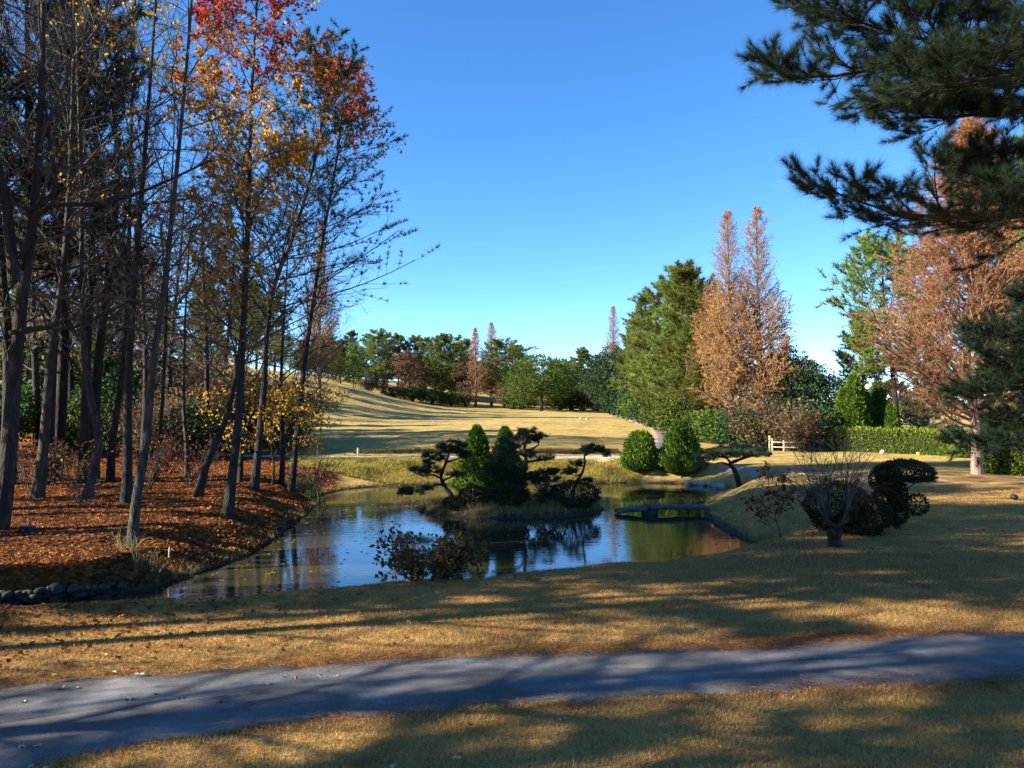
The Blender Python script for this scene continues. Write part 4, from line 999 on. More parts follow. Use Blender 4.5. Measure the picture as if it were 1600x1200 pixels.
# ------------------------------------------------------------------ the island in the pond
def foot(px, d): x = UX(px, d); return np.array([x, d, gz(x, d)])
def niwaki(name, px0, d, trunk, limbs, pads, r0, label, leaf='needle_dark', nl=.115, dens=1.0, bark='bark_dark', nw=.010):
    """trained garden pine: trunk and limbs as photo polylines with depth offsets, cushions (px,py,rx,rz,dy) of needles"""
    b = foot(px0, d); k = d / F
    def loc(q): return U(q[0], q[1], d + (q[2] if len(q) > 2 else 0)) - b
    tp = np.array([loc(q) for q in trunk]); tp[0] = (0, 0, -.1)
    tb = MB(); c = curve(tp, 18); tubes(tb, c, np.linspace(r0, r0 * .4, 18) * (1 + .12 * np.sin(np.arange(18) * 2.1)), 8)
    for l in limbs:
        lc = curve(np.array([loc(q) for q in l]), 10); tubes(tb, lc, np.linspace(r0 * .5, r0 * .16, 10), 6)
    parts = [('trunk', tb.mesh('trunk', M[bark], True))]
    for (px, py, rx, rz, dy) in pads:
        o = loc((px, py, dy)); rx_, rz_ = rx * k, rz * k
        nc = int(np.clip(26 * rx_ ** 1.4 * 2.2, 4, 60)); per = int(17 * dens) + 1; n = nc * per
        q = rng.random(nc) ** .5; th = rng.random(nc) * 6.283
        lum = 1 + .25 * np.sin(3 * th + px)
        cc = np.stack([rx_ * q * np.cos(th) * lum, rx_ * .85 * q * np.sin(th) * lum, rz_ * (np.sqrt(1 - q ** 2 * .9) * (2 * rng.random(nc) - .85))], 1)
        p = np.repeat(cc, per, 0) + rng.standard_normal((n, 3)) * np.array([.065, .065, .035])
        nb = MB(); needles(nb, p + o, norm(p * np.array([.8, .8, .3]) / rx_ + np.array([0, 0, .7])), 13, nl, nw, .7)
        # twigs that carry the cushion
        m = max(6, int(n / 25)); e = p[rng.integers(0, n, m)] + o
        s0 = np.repeat((o - np.array([0, 0, rz_ * .9]))[None], m, 0)
        tw = MB(); tubes(tw, np.stack([s0, (s0 + e) / 2 - np.array([0, 0, rz_ * .2]), e], 1), np.tile([.014, .009, .005], (m, 1)), 3)
        tm = tw.mesh('twigs', M[bark], True)
        parts.append(('needle_cushion', nb.mesh('needle_cushion', M[leaf]))); parts.append(('twigs', tm, len(parts) - 1))
    return place(name, parts, label, 'tree', None, b)

niwaki('garden_pine', 716, 30.2, [(716, 785), (706, 775), (694, 758), (689, 745), (692, 735), (697, 722), (702, 705), (706, 695)],
       [[(690, 748), (676, 742, -.2), (660, 744, -.3), (648, 737, -.3)], [(693, 735), (680, 738, .3), (665, 730, .4)], [(697, 722), (712, 718, .3), (724, 712, .4)], [(690, 752), (712, 742, -.5), (722, 741, -.5)], [(692, 757), (676, 758, -.5), (660, 767, -.8), (645, 768, -.9)], [(702, 706), (690, 705, .3), (680, 712, .4)]],
       [(660, 735, 22, 8, -.3), (672, 726, 12, 6, .3), (684, 714, 18, 7, .3), (700, 698, 20, 9, 0), (718, 703, 18, 10, .3), (728, 712, 12, 7, .5), (644, 768, 17, 5, -.9), (664, 763, 9, 3, -.6), (714, 742, 12, 4, -.5)],
       .10, 'leaning trained pine at the island tip with flat needle cushions over the water')
niwaki('garden_pine', 812, 31.0, [(812, 790), (814, 770), (818, 745), (822, 720), (819, 700), (823, 688), (832, 678)],
       [[(820, 705), (832, 701, .2), (842, 694, .3), (838, 690, .2)], [(822, 722), (845, 719, .2), (866, 717, .3)], [(819, 712), (806, 705, -.4), (796, 698, -.5)], [(817, 748), (838, 748, -.3), (860, 744, -.4)], [(816, 755), (795, 752, -.4), (770, 742, -.6)], [(820, 730), (800, 728, .4), (785, 722, .5)]],
       [(833, 680, 16, 9, 0), (843, 686, 12, 6, .3), (806, 688, 20, 12, -.5), (792, 703, 20, 10, -.5), (820, 675, 9, 6, .1), (829, 711, 9, 5, .3), (850, 716, 11, 5, .3), (853, 739, 15, 5, -.4), (866, 737, 8, 4, -.4), (775, 736, 22, 10, -.6), (795, 728, 22, 11, .3), (808, 742, 24, 11, -.7), (833, 748, 22, 8, -.6), (782, 718, 18, 8, .5), (855, 750, 20, 4, -.3)],
       .115, 'tallest dark trained pine in the middle of the island, with layered cushions')
niwaki('garden_pine', 893, 30.8, [(893, 776), (897, 765), (902, 752), (910, 738), (914, 722), (913, 712), (920, 704)],
       [[(914, 712), (926, 706, .2), (938, 705, .2), (948, 714, .2)], [(908, 741), (898, 743, -.2), (890, 738, -.2)], [(912, 728), (904, 727, .1), (900, 725, .1)], [(904, 750), (915, 748, .2), (925, 752, .3)]],
       [(921, 702, 13, 5, 0), (936, 703, 11, 4, .2), (947, 709, 4, 5, .2), (891, 737, 12, 5, -.2), (902, 725, 9, 4, .1), (918, 751, 9, 4, .3)],
       .075, 'slim S-curved trained pine at the right end of the island')
niwaki('garden_pine', 1155, 37.5, [(1155, 744), (1148, 735), (1140, 727), (1143, 723), (1158, 717), (1165, 712)],
       [[(1141, 727), (1128, 723, .3), (1115, 725, .4)], [(1142, 724), (1135, 716, -.5), (1120, 712, -.6)], [(1158, 717), (1175, 712, .5), (1190, 708, .6)]],
       [(1160, 706, 34, 6, 0), (1130, 709, 30, 7, -.6), (1180, 708, 24, 6, .5), (1105, 714, 18, 7, -.8), (1150, 702, 26, 5, .9), (1094, 728, 12, 9, -.8)],
       .15, 'wide flat-topped trained pine on the lawn beyond the bridge', leaf='cedar', nw=.014, nl=.14)
def plant(parts, px, d, label, cat, name, group=None, rz=0, sc=(1, 1, 1)):
    return place(name, parts, label, cat, group, tuple(foot(px, d)), rz, sc)
plant(cone_bush(3.05, .98, 9000, 'cypress', .17, .35, .75, .25, 7), 745, 32.2, 'bright green cone-shaped conifer on the island, the taller of two', 'conifer', 'conical_conifer')
plant(cone_bush(2.95, .85, 8000, 'cypress', .17, .35, .75, .25, 6), 789, 33.0, 'second green conical conifer, half hidden behind the middle island pine', 'conifer', 'conical_conifer')
plant(round_bush(.62, .55, .75, 3600), 742, 29.6, 'small dark clipped round bush at the left of the island', 'bush', 'round_bush')
plant(round_bush(.75, .6, .8, 4200), 796, 29.4, 'dark rounded bush below the middle island pine', 'bush', 'round_bush')
plant(round_bush(.98, .75, .95, 5200), 897, 29.6, 'widest dark clipped bush at the right end of the island', 'bush', 'round_bush')
plant(round_bush(.4, .35, .42, 2000), 710, 29.3, 'smallest dark bush at the foot of the leaning island pine', 'bush', 'round_bush')
plant(shrub(.95, .8, 12, 'azalea', 3, .06), 848, 29.6, 'loose twiggy dark shrub between the island bushes', 'shrub', 'shrub')
def tufts(name, xy, n, L, w, mat, label, spread=.35, kind='stuff', cat='grass'):
    x, y = xy[:, 0], xy[:, 1]; z = height(x, y)
    mb = MB(); needles(mb, np.stack([x, y, z - .02], 1), np.tile([0., 0, 1], (len(x), 1)), n, L, w, spread)
    return tag(link(name, mb.mesh(name, M[mat])), label, cat, kind=kind)
def poly_pts(poly, n):
    lo, hi = poly.min(0), poly.max(0); out = np.zeros((0, 2))
    while len(out) < n:
        q = lo + (hi - lo) * rng.random((n, 2)); out = np.vstack([out, q[sdist(q[:, 0], q[:, 1], poly) < -.12]])
    return out[:n]
ip = poly_pts(isl_poly, 2600)
tufts('dry_island_grass', ip, 5, .30, .012, 'straw', 'rough dry grass covering the island')

# bridge, its slabs resting on a pier
def boxmb(cx, cy, cz, sx, sy, sz, rot=None, bev=.0, mb=None):
    v = np.array([(a, b, c) for a in (-.5, .5) for b in (-.5, .5) for c in (-.5, .5)]) * (sx, sy, sz)
    if rot is not None: v = v @ np.array(rot).T
    return (mb or MB()).add(v + (cx, cy, cz), f4=[[0, 1, 3, 2], [4, 6, 7, 5], [0, 4, 5, 1], [2, 3, 7, 6], [0, 2, 6, 4], [1, 5, 7, 3]])
def slab_between(a, b, w, th, name):
    a, b = np.array(a), np.array(b); e = b - a; L = np.linalg.norm(e); ex = e / L
    ey = norm(np.cross([0, 0, 1], ex)); ez = np.cross(ex, ey)
    mb = MB(); K = 9
    xs_ = np.linspace(0, 1, K); prof = [(-.5, -.5), (.5, -.5), (.5, .25), (.44, .5), (-.44, .5), (-.5, .25)]
    V = np.array([[a + e * s + ey * (p * w * (1 + .03 * math.sin(9 * s))) + ez * (q * th + .012 * math.sin(7 * s + p)) for p, q in prof] for s in xs_])
    i = np.arange(K - 1)[:, None] * 6 + np.arange(6)[None]; j = np.arange(K - 1)[:, None] * 6 + (np.arange(6)[None] + 1) % 6
    mb.add(V, f4=np.stack([i, j, j + 6, i + 6], -1).reshape(-1, 4))
    for r_ in (0, K - 1): mb.add(V[r_], f4=[[0, 1, 2, 3], [0, 3, 4, 5]])
    return mb.mesh(name, M['slab'])
bb = np.array([UX(1014, 29.6), 29.6, WZ])
e = bpy.data.objects.new('bridge', None); C.objects.link(e); e.location = tuple(bb)
tag(e, 'low dark slab footbridge from the island to the right bank', 'bridge')
pl, pm, prr = np.array([UX(962, 29.6), 29.6, WZ + .10]) - bb, np.array([0, 0, .27]), np.array([UX(1101, 29.8), 29.8, WZ + .24]) - bb
link('deck_slab', slab_between(pm + (-.06, 0, .0), prr, .8, .12, 'deck_slab'), e)
link('ramp_slab', slab_between(pl, pm + (-.09, 0, -.01), .8, .11, 'ramp_slab'), e)
pm_ = MB()
for k, (dx, zz, s) in enumerate([(-.03, -.28, .62), (.0, .03, .52)]): boxmb(dx, 0, zz, s, .7, .36 if k else .5, mb=pm_)
pme = pm_.mesh('pier', M['stone']); link('pier', pme, e)

# ------------------------------------------------------------------ shrubs round the pond
plant(cone_bush(1.75, .92, 8500, 'cypress', .14, .4, .36, .5, 5), 1000, 43.6, 'dome-shaped clipped green conifer on the far bank', 'conifer', 'clipped_conifer', sc=(1.15, 1.1, 1.3))
plant(cone_bush(2.3, 1.05, 8000, 'cypress', .17, .4, .55, .4, 7), 1063, 43.0, 'taller shaggy green conifer beside the dome-shaped one on the far bank', 'conifer', 'shaggy_conifer', sc=(1.15, 1.1, 1.3))
# pruned tree with thin upright sprouts, near right
b, P, R = trunk_from([(1308, 857), (1307, 840), (1306, 822), (1303, 810)], 18.9, .24, rt=.8, K=10, sway=.05)
tb = MB(); R[0] *= 1.15; tubes(tb, P, R * (1 + .10 * np.sin(np.arange(10) * 1.7)), 11)
tops = []
for a in np.linspace(0, 6.28, 6)[:-1]:
    a += rng.normal(0, .3); l = rng.uniform(.35, .6); o = P[-3] + np.array([.06 * math.cos(a), .06 * math.sin(a), 0])
    lc = curve(np.array([o, o + np.array([.5 * l * math.cos(a), .5 * l * math.sin(a), .3 * l]), o + np.array([.65 * l * math.cos(a + .3), .65 * l * math.sin(a + .3), l])]), 9)
    tubes(tb, lc, np.linspace(.085, .045, 9) * (1 + .22 * np.sin(np.arange(9) * 2.3 + a)), 7)
    for k in (4, 6, 7, 8, 8, 8):
        b_ = a + rng.normal(0, .9); tops.append([lc[k], np.array([math.cos(b_), math.sin(b_), 0])])
SP = []
for s0, dd in tops:
    L = rng.uniform(.8, 1.9); q = [s0]; d0 = norm(dd * rng.uniform(.15, .9) + np.array([0, 0, 1.1]))
    for k in range(7): d0 = norm(d0 + .13 * rng.standard_normal(3) + np.array([0, 0, .05])); q.append(q[-1] + d0 * L / 7)
    SP.append(q)
SP = np.array(SP); SR = np.tile(np.linspace(.016, .005, 8), (len(SP), 1))
s2 = spawn(SP, SR, 7, .15, .95, .75, .2, lambda t, l: l * .38 * (1.1 - .5 * t), 5, .6, .05, .12, rmin=.006)
s3 = spawn(*s2, 3, .3, 1, .6, .2, lambda t, l: l * .45, 3, .6, .03, .12, rmin=.004)
cb = MB(); tubes(cb, SP, SR, 5); tubes(cb, *s2, 4); tubes(cb, *s3, 3)
place('pollarded_tree', [('trunk', tb.mesh('trunk', M['bark_dark'], True)), ('sprouts', cb.mesh('sprouts', M['twig'], True))], 'pollarded stump with a fan of thin leafless sprouts', 'tree', None, b)
plant(round_bush(.85, .8, 1.35, 6500, size=.075), 1305, 21.6, 'dark round bush behind the pollarded stump', 'bush', 'round_bush')
plant(round_bush(.62, .6, 1.05, 4500, size=.075), 1348, 20.9, 'smaller dark bush between the pollarded stump and the umbrella-shaped one', 'bush', 'round_bush')
# umbrella bush
d_ = 22.0; b = foot(1400, d_)
def loc(px, py, dy=0): return U(px, py, d_ + dy) - b
tb = MB(); cu = curve(np.array([(0, 0, -.1), loc(1398, 800), loc(1400, 775), loc(1410, 748)]), 10); tubes(tb, cu, np.linspace(.10, .05, 10), 8)
lb = MB()
for (px, py, rx, ry, rz, dy, n) in [(1414, 742, .80, .70, .42, 0, 5200), (1392, 772, .42, .45, .55, .1, 2600), (1398, 800, .34, .4, .38, -.1, 1500), (1432, 788, .30, .3, .30, .1, 700), (1384, 750, .42, .45, .45, 0, 2000)]:
    o = loc(px, py, dy); dd = norm(rng.standard_normal((n, 3)))
    if rx > .7: dd[:, 2] = np.maximum(dd[:, 2], -.35 + .15 * rng.random(n))
    p = o + dd * np.array([rx, ry, rz]) * (.8 + .22 * rng.random((n, 1)))
    leaves(lb, p, norm(dd), .07, .6, .6)
    m = 10; ee = p[rng.integers(0, n, m)]; s0 = np.repeat(cu[None, 6], m, 0)
    tubes(tb, np.stack([s0, (s0 + ee) / 2, ee], 1), np.tile([.025, .016, .006], (m, 1)), 4)
place('umbrella_bush', [('trunk', tb.mesh('trunk', M['bark_dark'], True)), ('crown', lb.mesh('crown', M['azalea']))], 'dark bush clipped like a leaning umbrella on the shaded lawn', 'bush', None, b)
# young maple with dark red leaves
b, P, R = trunk_from([(1221, 852), (1219, 835), (1214, 815), (1207, 795), (1202, 775), (1206, 758)], 21.3, .035, rt=.3, K=12, sway=.1)
mp = bare_tree(P, R, 'bark_dark', 'maple_dark', lambda p: (p[:, 2] > .8) & (rng.random(len(p)) < .8), 3, .07, m1=14, m2=6, m3=4, t0=.25, L1=.95, ang=1.0)
place('young_maple', mp, 'thin young maple with dark red leaves on the bank slope', 'tree', None, b)
# leafy bush with yellow stake on the near shore
plant(shrub(1.15, 1.3, 18, 'bush_leaf', 4, .085, 8, 5), 668, 15.75, 'leafy olive and bronze bush on the near shore of the pond', 'bush', 'shore_bush')
def post(name, px, py, d, h, r, mat, label, cat, cap=None, group=None):
    b = foot(px, d); mb = MB(); P = np.array([[0, 0, -.08], [0, 0, h * .5], [.01, 0, h * .97], [.01, 0, h]]); tubes(mb, P, np.array([r, r, r, r * .75]), 8)
    mb.add(np.array([[.01 + r * .75 * math.cos(a), r * .75 * math.sin(a), h] for a in np.arange(8) * math.pi / 4]), f4=[[0, 1, 2, 3], [0, 3, 4, 7], [4, 5, 6, 7]])
    parts = [('post', mb.mesh('post', M[mat], False))]
    if cap:
        m2 = MB(); tubes(m2, np.array([[.01, 0, h * .55], [.01, 0, h * .85]]), np.array([r * 1.06, r * 1.06]), 8); parts.append(('band', m2.mesh('band', M[cap])))
    return place(name, parts, label, cat, group, tuple(b))
post('stake', 650, 910, 15.3, .34, .022, 'paint_yellow', 'short yellow stake at the foot of the shore bush', 'stake')
post('marker_post', 560, 713, 47.9, .5, .055, 'paint_white', 'small white and yellow marker post beside the far path', 'post', 'paint_yellow')
post('marker_post', 497, 712, 48.2, .7, .028, 'timber', 'thin weathered marker post near the wood edge by the far path', 'post')
post('plant_tag', 268, 850, 19.0, .26, .016, 'paint_white', 'little white and yellow plant tag in the leaf litter', 'tag', 'paint_yellow')
post('stake', 739, 775, 29.2, .75, .02, 'timber', 'thin wooden stake on the island beside the round bush', 'stake')
# tee markers
def ball(name, px, d, r, mat, label, cat='marker', lift=0.0):
    b = foot(px, d); n, m = 8, 12
    V = np.array([[(r * math.sin(math.pi * (i + .01) / n * .99 + .01)) * math.cos(2 * math.pi * j / m), r * math.sin(math.pi * i / n * .99 + .01) * math.sin(2 * math.pi * j / m), r * .85 * (1 - math.cos(math.pi * i / n))] for i in range(n + 1) for j in range(m)])
    f = [[i * m + j, i * m + (j + 1) % m, (i + 1) * m + (j + 1) % m, (i + 1) * m + j] for i in range(n) for j in range(m)]
    tb = MB(); tubes(tb, np.array([[0, 0, -.08], [0, 0, .03]]), np.array([r * .3, r * .3]), 6)
    return place(name, [('head', MB().add(V, f4=f).mesh('head', M[mat], True)), ('spike', tb.mesh('spike', M['paint_black']))], label, cat, None, tuple(b))
ball('tee_marker', 1581, 27.6, .13, 'paint_black', 'black ball tee marker on the shaded lawn')
ball('tee_marker', 1433, 50.0, .13, 'paint_yellow', 'yellow tee marker in front of the low hedge')
ball('tee_marker', 1377, 51.5, .17, 'paint_white', 'white tee marker in front of the low hedge')
for px in (907, 917): ball('fairway_marker', px, 98, .15, 'paint_white', 'small white marker on the open fairway', )
for o in [o for o in C.objects if o.name.startswith('fairway_marker')]: o['group'] = 'white markers on the fairway'

# wooden rail fence
fb = foot(1222, 55.3)
e = bpy.data.objects.new('rail_fence', None); C.objects.link(e); e.location = tuple(fb)
tag(e, 'weathered pale wooden rail fence below the dark evergreen', 'fence')
fp = [(1202, 56.2, 1.15, .16), (1206, 56.0, .95, .12), (1224, 55.2, .85, .15), (1250, 54.6, .85, .12)]
for px, d, h, s in fp:
    q = foot(px, d) - fb; link('post', boxmb(q[0], q[1], q[2] + h / 2 - .1, s, s, h + .2).mesh('post', M['timber']), e)
for hh in (.32, .68):
    for (a, b2) in ((fp[1], fp[2]), (fp[2], fp[3])):
        A, B = foot(a[0], a[1]) - fb + (0, -.09, hh), foot(b2[0], b2[1]) - fb + (0, -.09, hh)
        mb = MB(); tubes(mb, np.stack([A, B]), np.array([.05, .05]), 6); link('rail', mb.mesh('rail', M['timber'], True), e)

# iris clump and bare stems on the left shore
q = np.array([UX(522, 33), 33.0]) + .45 * rng.standard_normal((60, 2)) * np.array([1, .7])
q = q[sdist(q[:, 0], q[:, 1], pond_poly) > -.35]
def clump(name, q, n, L, w, mat, label, spread, cat):
    b = np.array([q[:, 0].mean(), q[:, 1].mean(), 0]); b[2] = gz(b[0], b[1])
    z = np.maximum(height(q[:, 0], q[:, 1]), WZ - .1)
    # arching blades: two joined segments
    p = np.repeat(np.stack([q[:, 0], q[:, 1], z - .03], 1) - b, n, 0); N = len(p)
    d = norm(np.array([0, 0, 1.]) + spread * rng.standard_normal((N, 3)) * np.array([1, 1, .2])); s = norm(np.cross(d, rng.standard_normal((N, 3))))
    l = L * (.6 + .6 * rng.random((N, 1))); m = p + d * l * .6; d2 = norm(d * np.array([1.8, 1.8, .5])); t = m + d2 * l * .45
    V = np.stack([p - s * w / 2, p + s * w / 2, m + s * w * .4, m - s * w * .4, t], 1)
    i = np.arange(N)[:, None] * 5
    mb = MB().add(V, f3=i + np.array([3, 2, 4]), f4=i + np.array([0, 1, 2, 3]))
    return place(name, [('blades', mb.mesh('blades', M[mat]))], label, cat, None, tuple(b))
clump('iris_clump', q, 9, .85, .022, 'iris', 'spiky green iris clump overhanging the left shore', .35, 'plant')
q = np.array([UX(475, 35), 35.0]) + .4 * rng.standard_normal((50, 2)) * np.array([1, .8])
clump('dry_grass_clump', q, 9, .9, .014, 'straw', 'pale dry grass clump at the wood edge beside the bare stems', .4, 'plant')
plant(shrub(2.2, 2.4, 16, 'autumn_mix', 0, .1, 6, 4), 492, 35.5, 'fan of bare upright stems beside the dry grass clump', 'shrub', 'bare_shrub')
q = np.array([UX(222, 17.9), 17.9]) + .33 * rng.standard_normal((26, 2)) * np.array([1.2, .6])
clump('dry_grass_clump', q, 7, .6, .010, 'straw', 'wispy dry grass clump at the foot of the leaning mossy trunk', .4, 'plant')
for px, d, h, lab in [(135, 24.5, 1.0, 'small leafless sapling shrub in the litter near the crooked trunk'), (115, 30, 1.8, 'loose yellow-green shrub behind the crooked trunk'), (300, 31, 1.9, 'low shrub with russet leaves near the leaning trunk'), (230, 30, 2.1, 'low russet-leaved shrub behind the tall black trunk'), (48, 30, 2.0, 'reddish shrub beside the grey-barked trunk')]:
    plant(shrub(h, h * .9, 10, 'maple_dark' if 'russ' in lab or 'red' in lab else 'bush_leaf', 0 if 'leafless' in lab else 2, .11, 6, 4), px, d, lab, 'shrub', 'woodland_shrub')
# stump
b = foot(47, 19.9); mb = MB(); P = np.array([[0, 0, -.1], [0, 0, .06], [.01, 0, .16], [.01, 0, .165]]); tubes(mb, P, np.array([.34, .22, .19, .02]), 10)
place('tree_stump', [('stump', mb.mesh('stump', M['bark_dark'], True))], 'low dark tree stump in the fallen leaves', 'stump', None, tuple(b))

# ------------------------------------------------------------------ stones
def stone_mesh(mat, sub=2):
    import bmesh
    bm = bmesh.new(); bmesh.ops.create_icosphere(bm, subdivisions=sub, radius=.5)
    k = rng.standard_normal((4, 3)) * 1.6; ph = rng.random(4) * 6
    for v in bm.verts:
        c = np.array(v.co); f = 1 + .13 * sum(math.sin(2.2 * c @ k[i] + ph[i]) for i in range(4)) / 1.6
        v.co = Vector(c * f)
    me = bpy.data.meshes.new('stone'); bm.to_mesh(me); bm.free()
    me.polygons.foreach_set('use_smooth', np.ones(len(me.polygons), bool)); me.materials.append(M[mat]); return me
SM = [stone_mesh('stone') for _ in range(5)]; SP_ = [stone_mesh('stone_pale') for _ in range(3)]
def stone_wall(label, pts, n, rows, size, meshes, jitter=.3, zstep=.8, name='stone_edging'):
    c = curve(np.array(pts, float), n)
    b = np.array([c[n // 2, 0], c[n // 2, 1], WZ])
    e = bpy.data.objects.new(name, None); C.objects.link(e); e.location = tuple(b); tag(e, label, 'stones')
    t = norm(np.gradient(c, axis=0)); nr = np.stack([-t[:, 1], t[:, 0]], 1)
    for r in range(rows):
        for k in range(n):
            s = size * rng.uniform(.55, 1.55)
            xy = c[k] + nr[k] * r * size * .35 + rng.standard_normal(2) * size * jitter * .4 + t[k] * (size * .5 * (r % 2))
            z = WZ + size * .1 + r * size * zstep - .05 * rng.random()
            o = link('stone', meshes[rng.integers(len(meshes))], e, tuple(np.array([xy[0], xy[1], z]) - b), rng.random() * 6.28, (s * 1.25, s * .95, s * .8))
            o.rotation_euler = (rng.normal(0, .3), rng.normal(0, .3), rng.random() * 6.28)
stone_wall('rough dry-stone edging along the left bank under the fallen leaves', [W(190, 926), W(150, 931), W(60, 937), W(-30, 943), D(-160, 15.55)], 30, 3, .19, SM, zstep=.6)
stone_wall('pale rounded cobbles edging the far lawn beneath the flat-topped pine', [W(1132, 764), W(1118, 759), W(1095, 758), W(1078, 757)], 12, 2, .30, SP_, zstep=.3)
stone_wall('line of stones at the water edge from the bridge to the near bank', [W(1100, 802), W(1112, 812), W(1126, 822), W(1142, 831), W(1160, 839)], 24, 1, .19, SM, zstep=.3)

# ------------------------------------------------------------------ right-hand pines overhanging the lawn
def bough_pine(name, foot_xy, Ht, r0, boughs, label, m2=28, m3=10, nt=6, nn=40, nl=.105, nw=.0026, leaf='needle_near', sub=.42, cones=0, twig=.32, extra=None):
    b = np.array([*foot_xy, gz(*foot_xy)])
    K = 16; s = np.linspace(0, 1, K); P = np.stack([.3 * np.sin(s * 3) * s, .25 * np.sin(s * 2 + 1) * s, s * Ht - .2], 1); R = r0 * (1 - .75 * s); R[0] *= 1.3
    tb = MB(); tubes(tb, P, R, 12); cb = MB(); nb = MB(); tips = []
    for pts, r in boughs:
        q = np.array([U(*p) for p in pts]) - b
        kz = np.argmin(np.abs(P[:, 2] - q[0, 2])); q = np.vstack([P[kz], q]) if np.linalg.norm(P[kz] - q[0]) > .3 else q
        c = curve(q, 16); rr = np.linspace(r, .006, 16)
        tubes(tb, c, rr, 7)
        b2 = spawn(c, rr, m2, .2, 1, .8, .2, lambda t, l: l * sub * (1.15 - .75 * t) * .7, 7, .5, .06, .10, rmin=.006, side=True, sv=.18)
        b3 = spawn(*b2, m3, .2, 1, .75, .25, lambda t, l: np.full_like(t, twig) * (1.1 - .4 * t), 5, .6, .10, .11, rmin=.0035, side=True, sv=.45)
        tubes(cb, *b2, 5); tubes(cb, *b3, 3)
        p, d = along(b3[0], nt, .35, 1.02); needles(nb, p, d, nn, nl, nw, .55, .2)
        tips.append(b3[0][:, -2])
    if extra: extra(nb, cb, P)
    parts = [('trunk', tb.mesh('trunk', M['bark_dark'], True)), ('branches', cb.mesh('branches', M['bark_dark'], True)), ('needles', nb.mesh('needles', M[leaf]), 1)]
    e = place(name, parts, label, 'tree', None, tuple(b))
    if cones:
        n, m = 6, 8
        V = np.array([[.019 * math.sin(math.pi * (i + .3) / (n + .6)) * math.cos(2 * math.pi * j / m + i * .4), .019 * math.sin(math.pi * (i + .3) / (n + .6)) * math.sin(2 * math.pi * j / m + i * .4), -.055 * i / n] for i in range(n + 1) for j in range(m)])
        f = [[i * m + j, i * m + (j + 1) % m, (i + 1) * m + (j + 1) % m, (i + 1) * m + j] for i in range(n) for j in range(m)]
        cm = MB().add(V, f4=f).mesh('pine_cone', M['cone'])
        tp = np.concatenate(tips)
        for k in rng.choice(len(tp), cones, replace=False): link('pine_cone', cm, e, tuple(tp[k]), 0, (1.1, 1.1, 1.1))
    return e
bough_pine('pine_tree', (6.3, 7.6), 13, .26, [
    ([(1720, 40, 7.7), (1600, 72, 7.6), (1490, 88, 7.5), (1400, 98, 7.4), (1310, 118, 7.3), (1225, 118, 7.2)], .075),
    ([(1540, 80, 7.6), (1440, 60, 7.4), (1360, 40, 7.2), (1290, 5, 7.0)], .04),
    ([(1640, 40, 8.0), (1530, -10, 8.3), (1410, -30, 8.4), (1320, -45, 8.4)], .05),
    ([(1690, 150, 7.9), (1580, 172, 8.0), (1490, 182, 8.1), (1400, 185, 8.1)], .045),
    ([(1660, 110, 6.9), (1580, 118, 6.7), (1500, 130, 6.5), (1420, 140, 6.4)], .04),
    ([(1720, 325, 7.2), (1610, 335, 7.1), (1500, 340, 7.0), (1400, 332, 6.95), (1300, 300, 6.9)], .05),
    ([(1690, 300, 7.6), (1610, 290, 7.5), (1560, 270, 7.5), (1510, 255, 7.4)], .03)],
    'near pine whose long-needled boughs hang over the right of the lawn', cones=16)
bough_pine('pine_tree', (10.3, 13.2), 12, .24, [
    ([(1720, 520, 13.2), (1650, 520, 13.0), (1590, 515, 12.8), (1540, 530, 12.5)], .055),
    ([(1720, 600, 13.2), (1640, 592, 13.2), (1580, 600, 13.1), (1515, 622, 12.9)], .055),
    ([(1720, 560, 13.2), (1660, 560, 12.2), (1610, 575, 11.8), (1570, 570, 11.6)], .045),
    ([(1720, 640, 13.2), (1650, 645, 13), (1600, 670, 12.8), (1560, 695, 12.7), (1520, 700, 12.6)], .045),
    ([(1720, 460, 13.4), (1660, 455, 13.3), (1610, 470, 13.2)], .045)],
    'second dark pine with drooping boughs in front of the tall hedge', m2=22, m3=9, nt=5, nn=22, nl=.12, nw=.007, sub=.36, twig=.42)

# ------------------------------------------------------------------ ground cover and litter
# lawn blades, short and dormant
n = 620000
d = np.sqrt(rng.random(n) * (18.5 ** 2 - 5.6 ** 2) + 5.6 ** 2); d = d[rng.random(n) < np.clip(1.25 - (d - 6) / 18, .25, 1)]
x = (rng.random(len(d)) * 2 - 1) * (.69 * d + .4); y = d
ok = (path_rel(x, y) > .02 + .08 * rng.random(len(x))) & (sdist(x, y, pond_poly) > .25)
x, y = x[ok], y[ok]
mb = MB(); needles(mb, np.stack([x, y, height(x, y) - .004], 1), np.tile([0., 0, 1], (len(x), 1)), 1, .048, .0095, .65)
n = 150000
d2 = rng.uniform(18, 31, n); x2 = rng.uniform(5.5, 21.5, n); ok = (x2 < .69 * d2 + .4) & (sdist(x2, d2, pond_poly) > .3); x2, d2 = x2[ok], d2[ok]
needles(mb, np.stack([x2, d2, height(x2, d2) - .004], 1), np.tile([0., 0, 1], (len(x2), 1)), 1, .05, .016, .65)
tag(link('lawn_grass', mb.mesh('lawn_grass', M['blade'])), 'short dormant lawn grass around the near path', 'grass', kind='stuff')
n = 5200
d = np.sqrt(rng.random(n) * (17.5 ** 2 - 6 ** 2) + 36); x = (rng.random(n) * 2 - 1) * (.69 * d + .3)
cl = np.sin(x * 1.9 + 3 * np.sin(d * .8)) * np.sin(d * 2.3 + x * .7)
ok = (path_rel(x, d) > .04) & (sdist(x, d, pond_poly) > .25) & (rng.random(n) < .25 + .75 * (cl > .35)); x, d = x[ok], d[ok]
tufts('lawn_tufts', np.stack([x, d], 1), 9, .062, .008, 'weed', 'longer tufts and weeds dotted through the near lawn', .75)
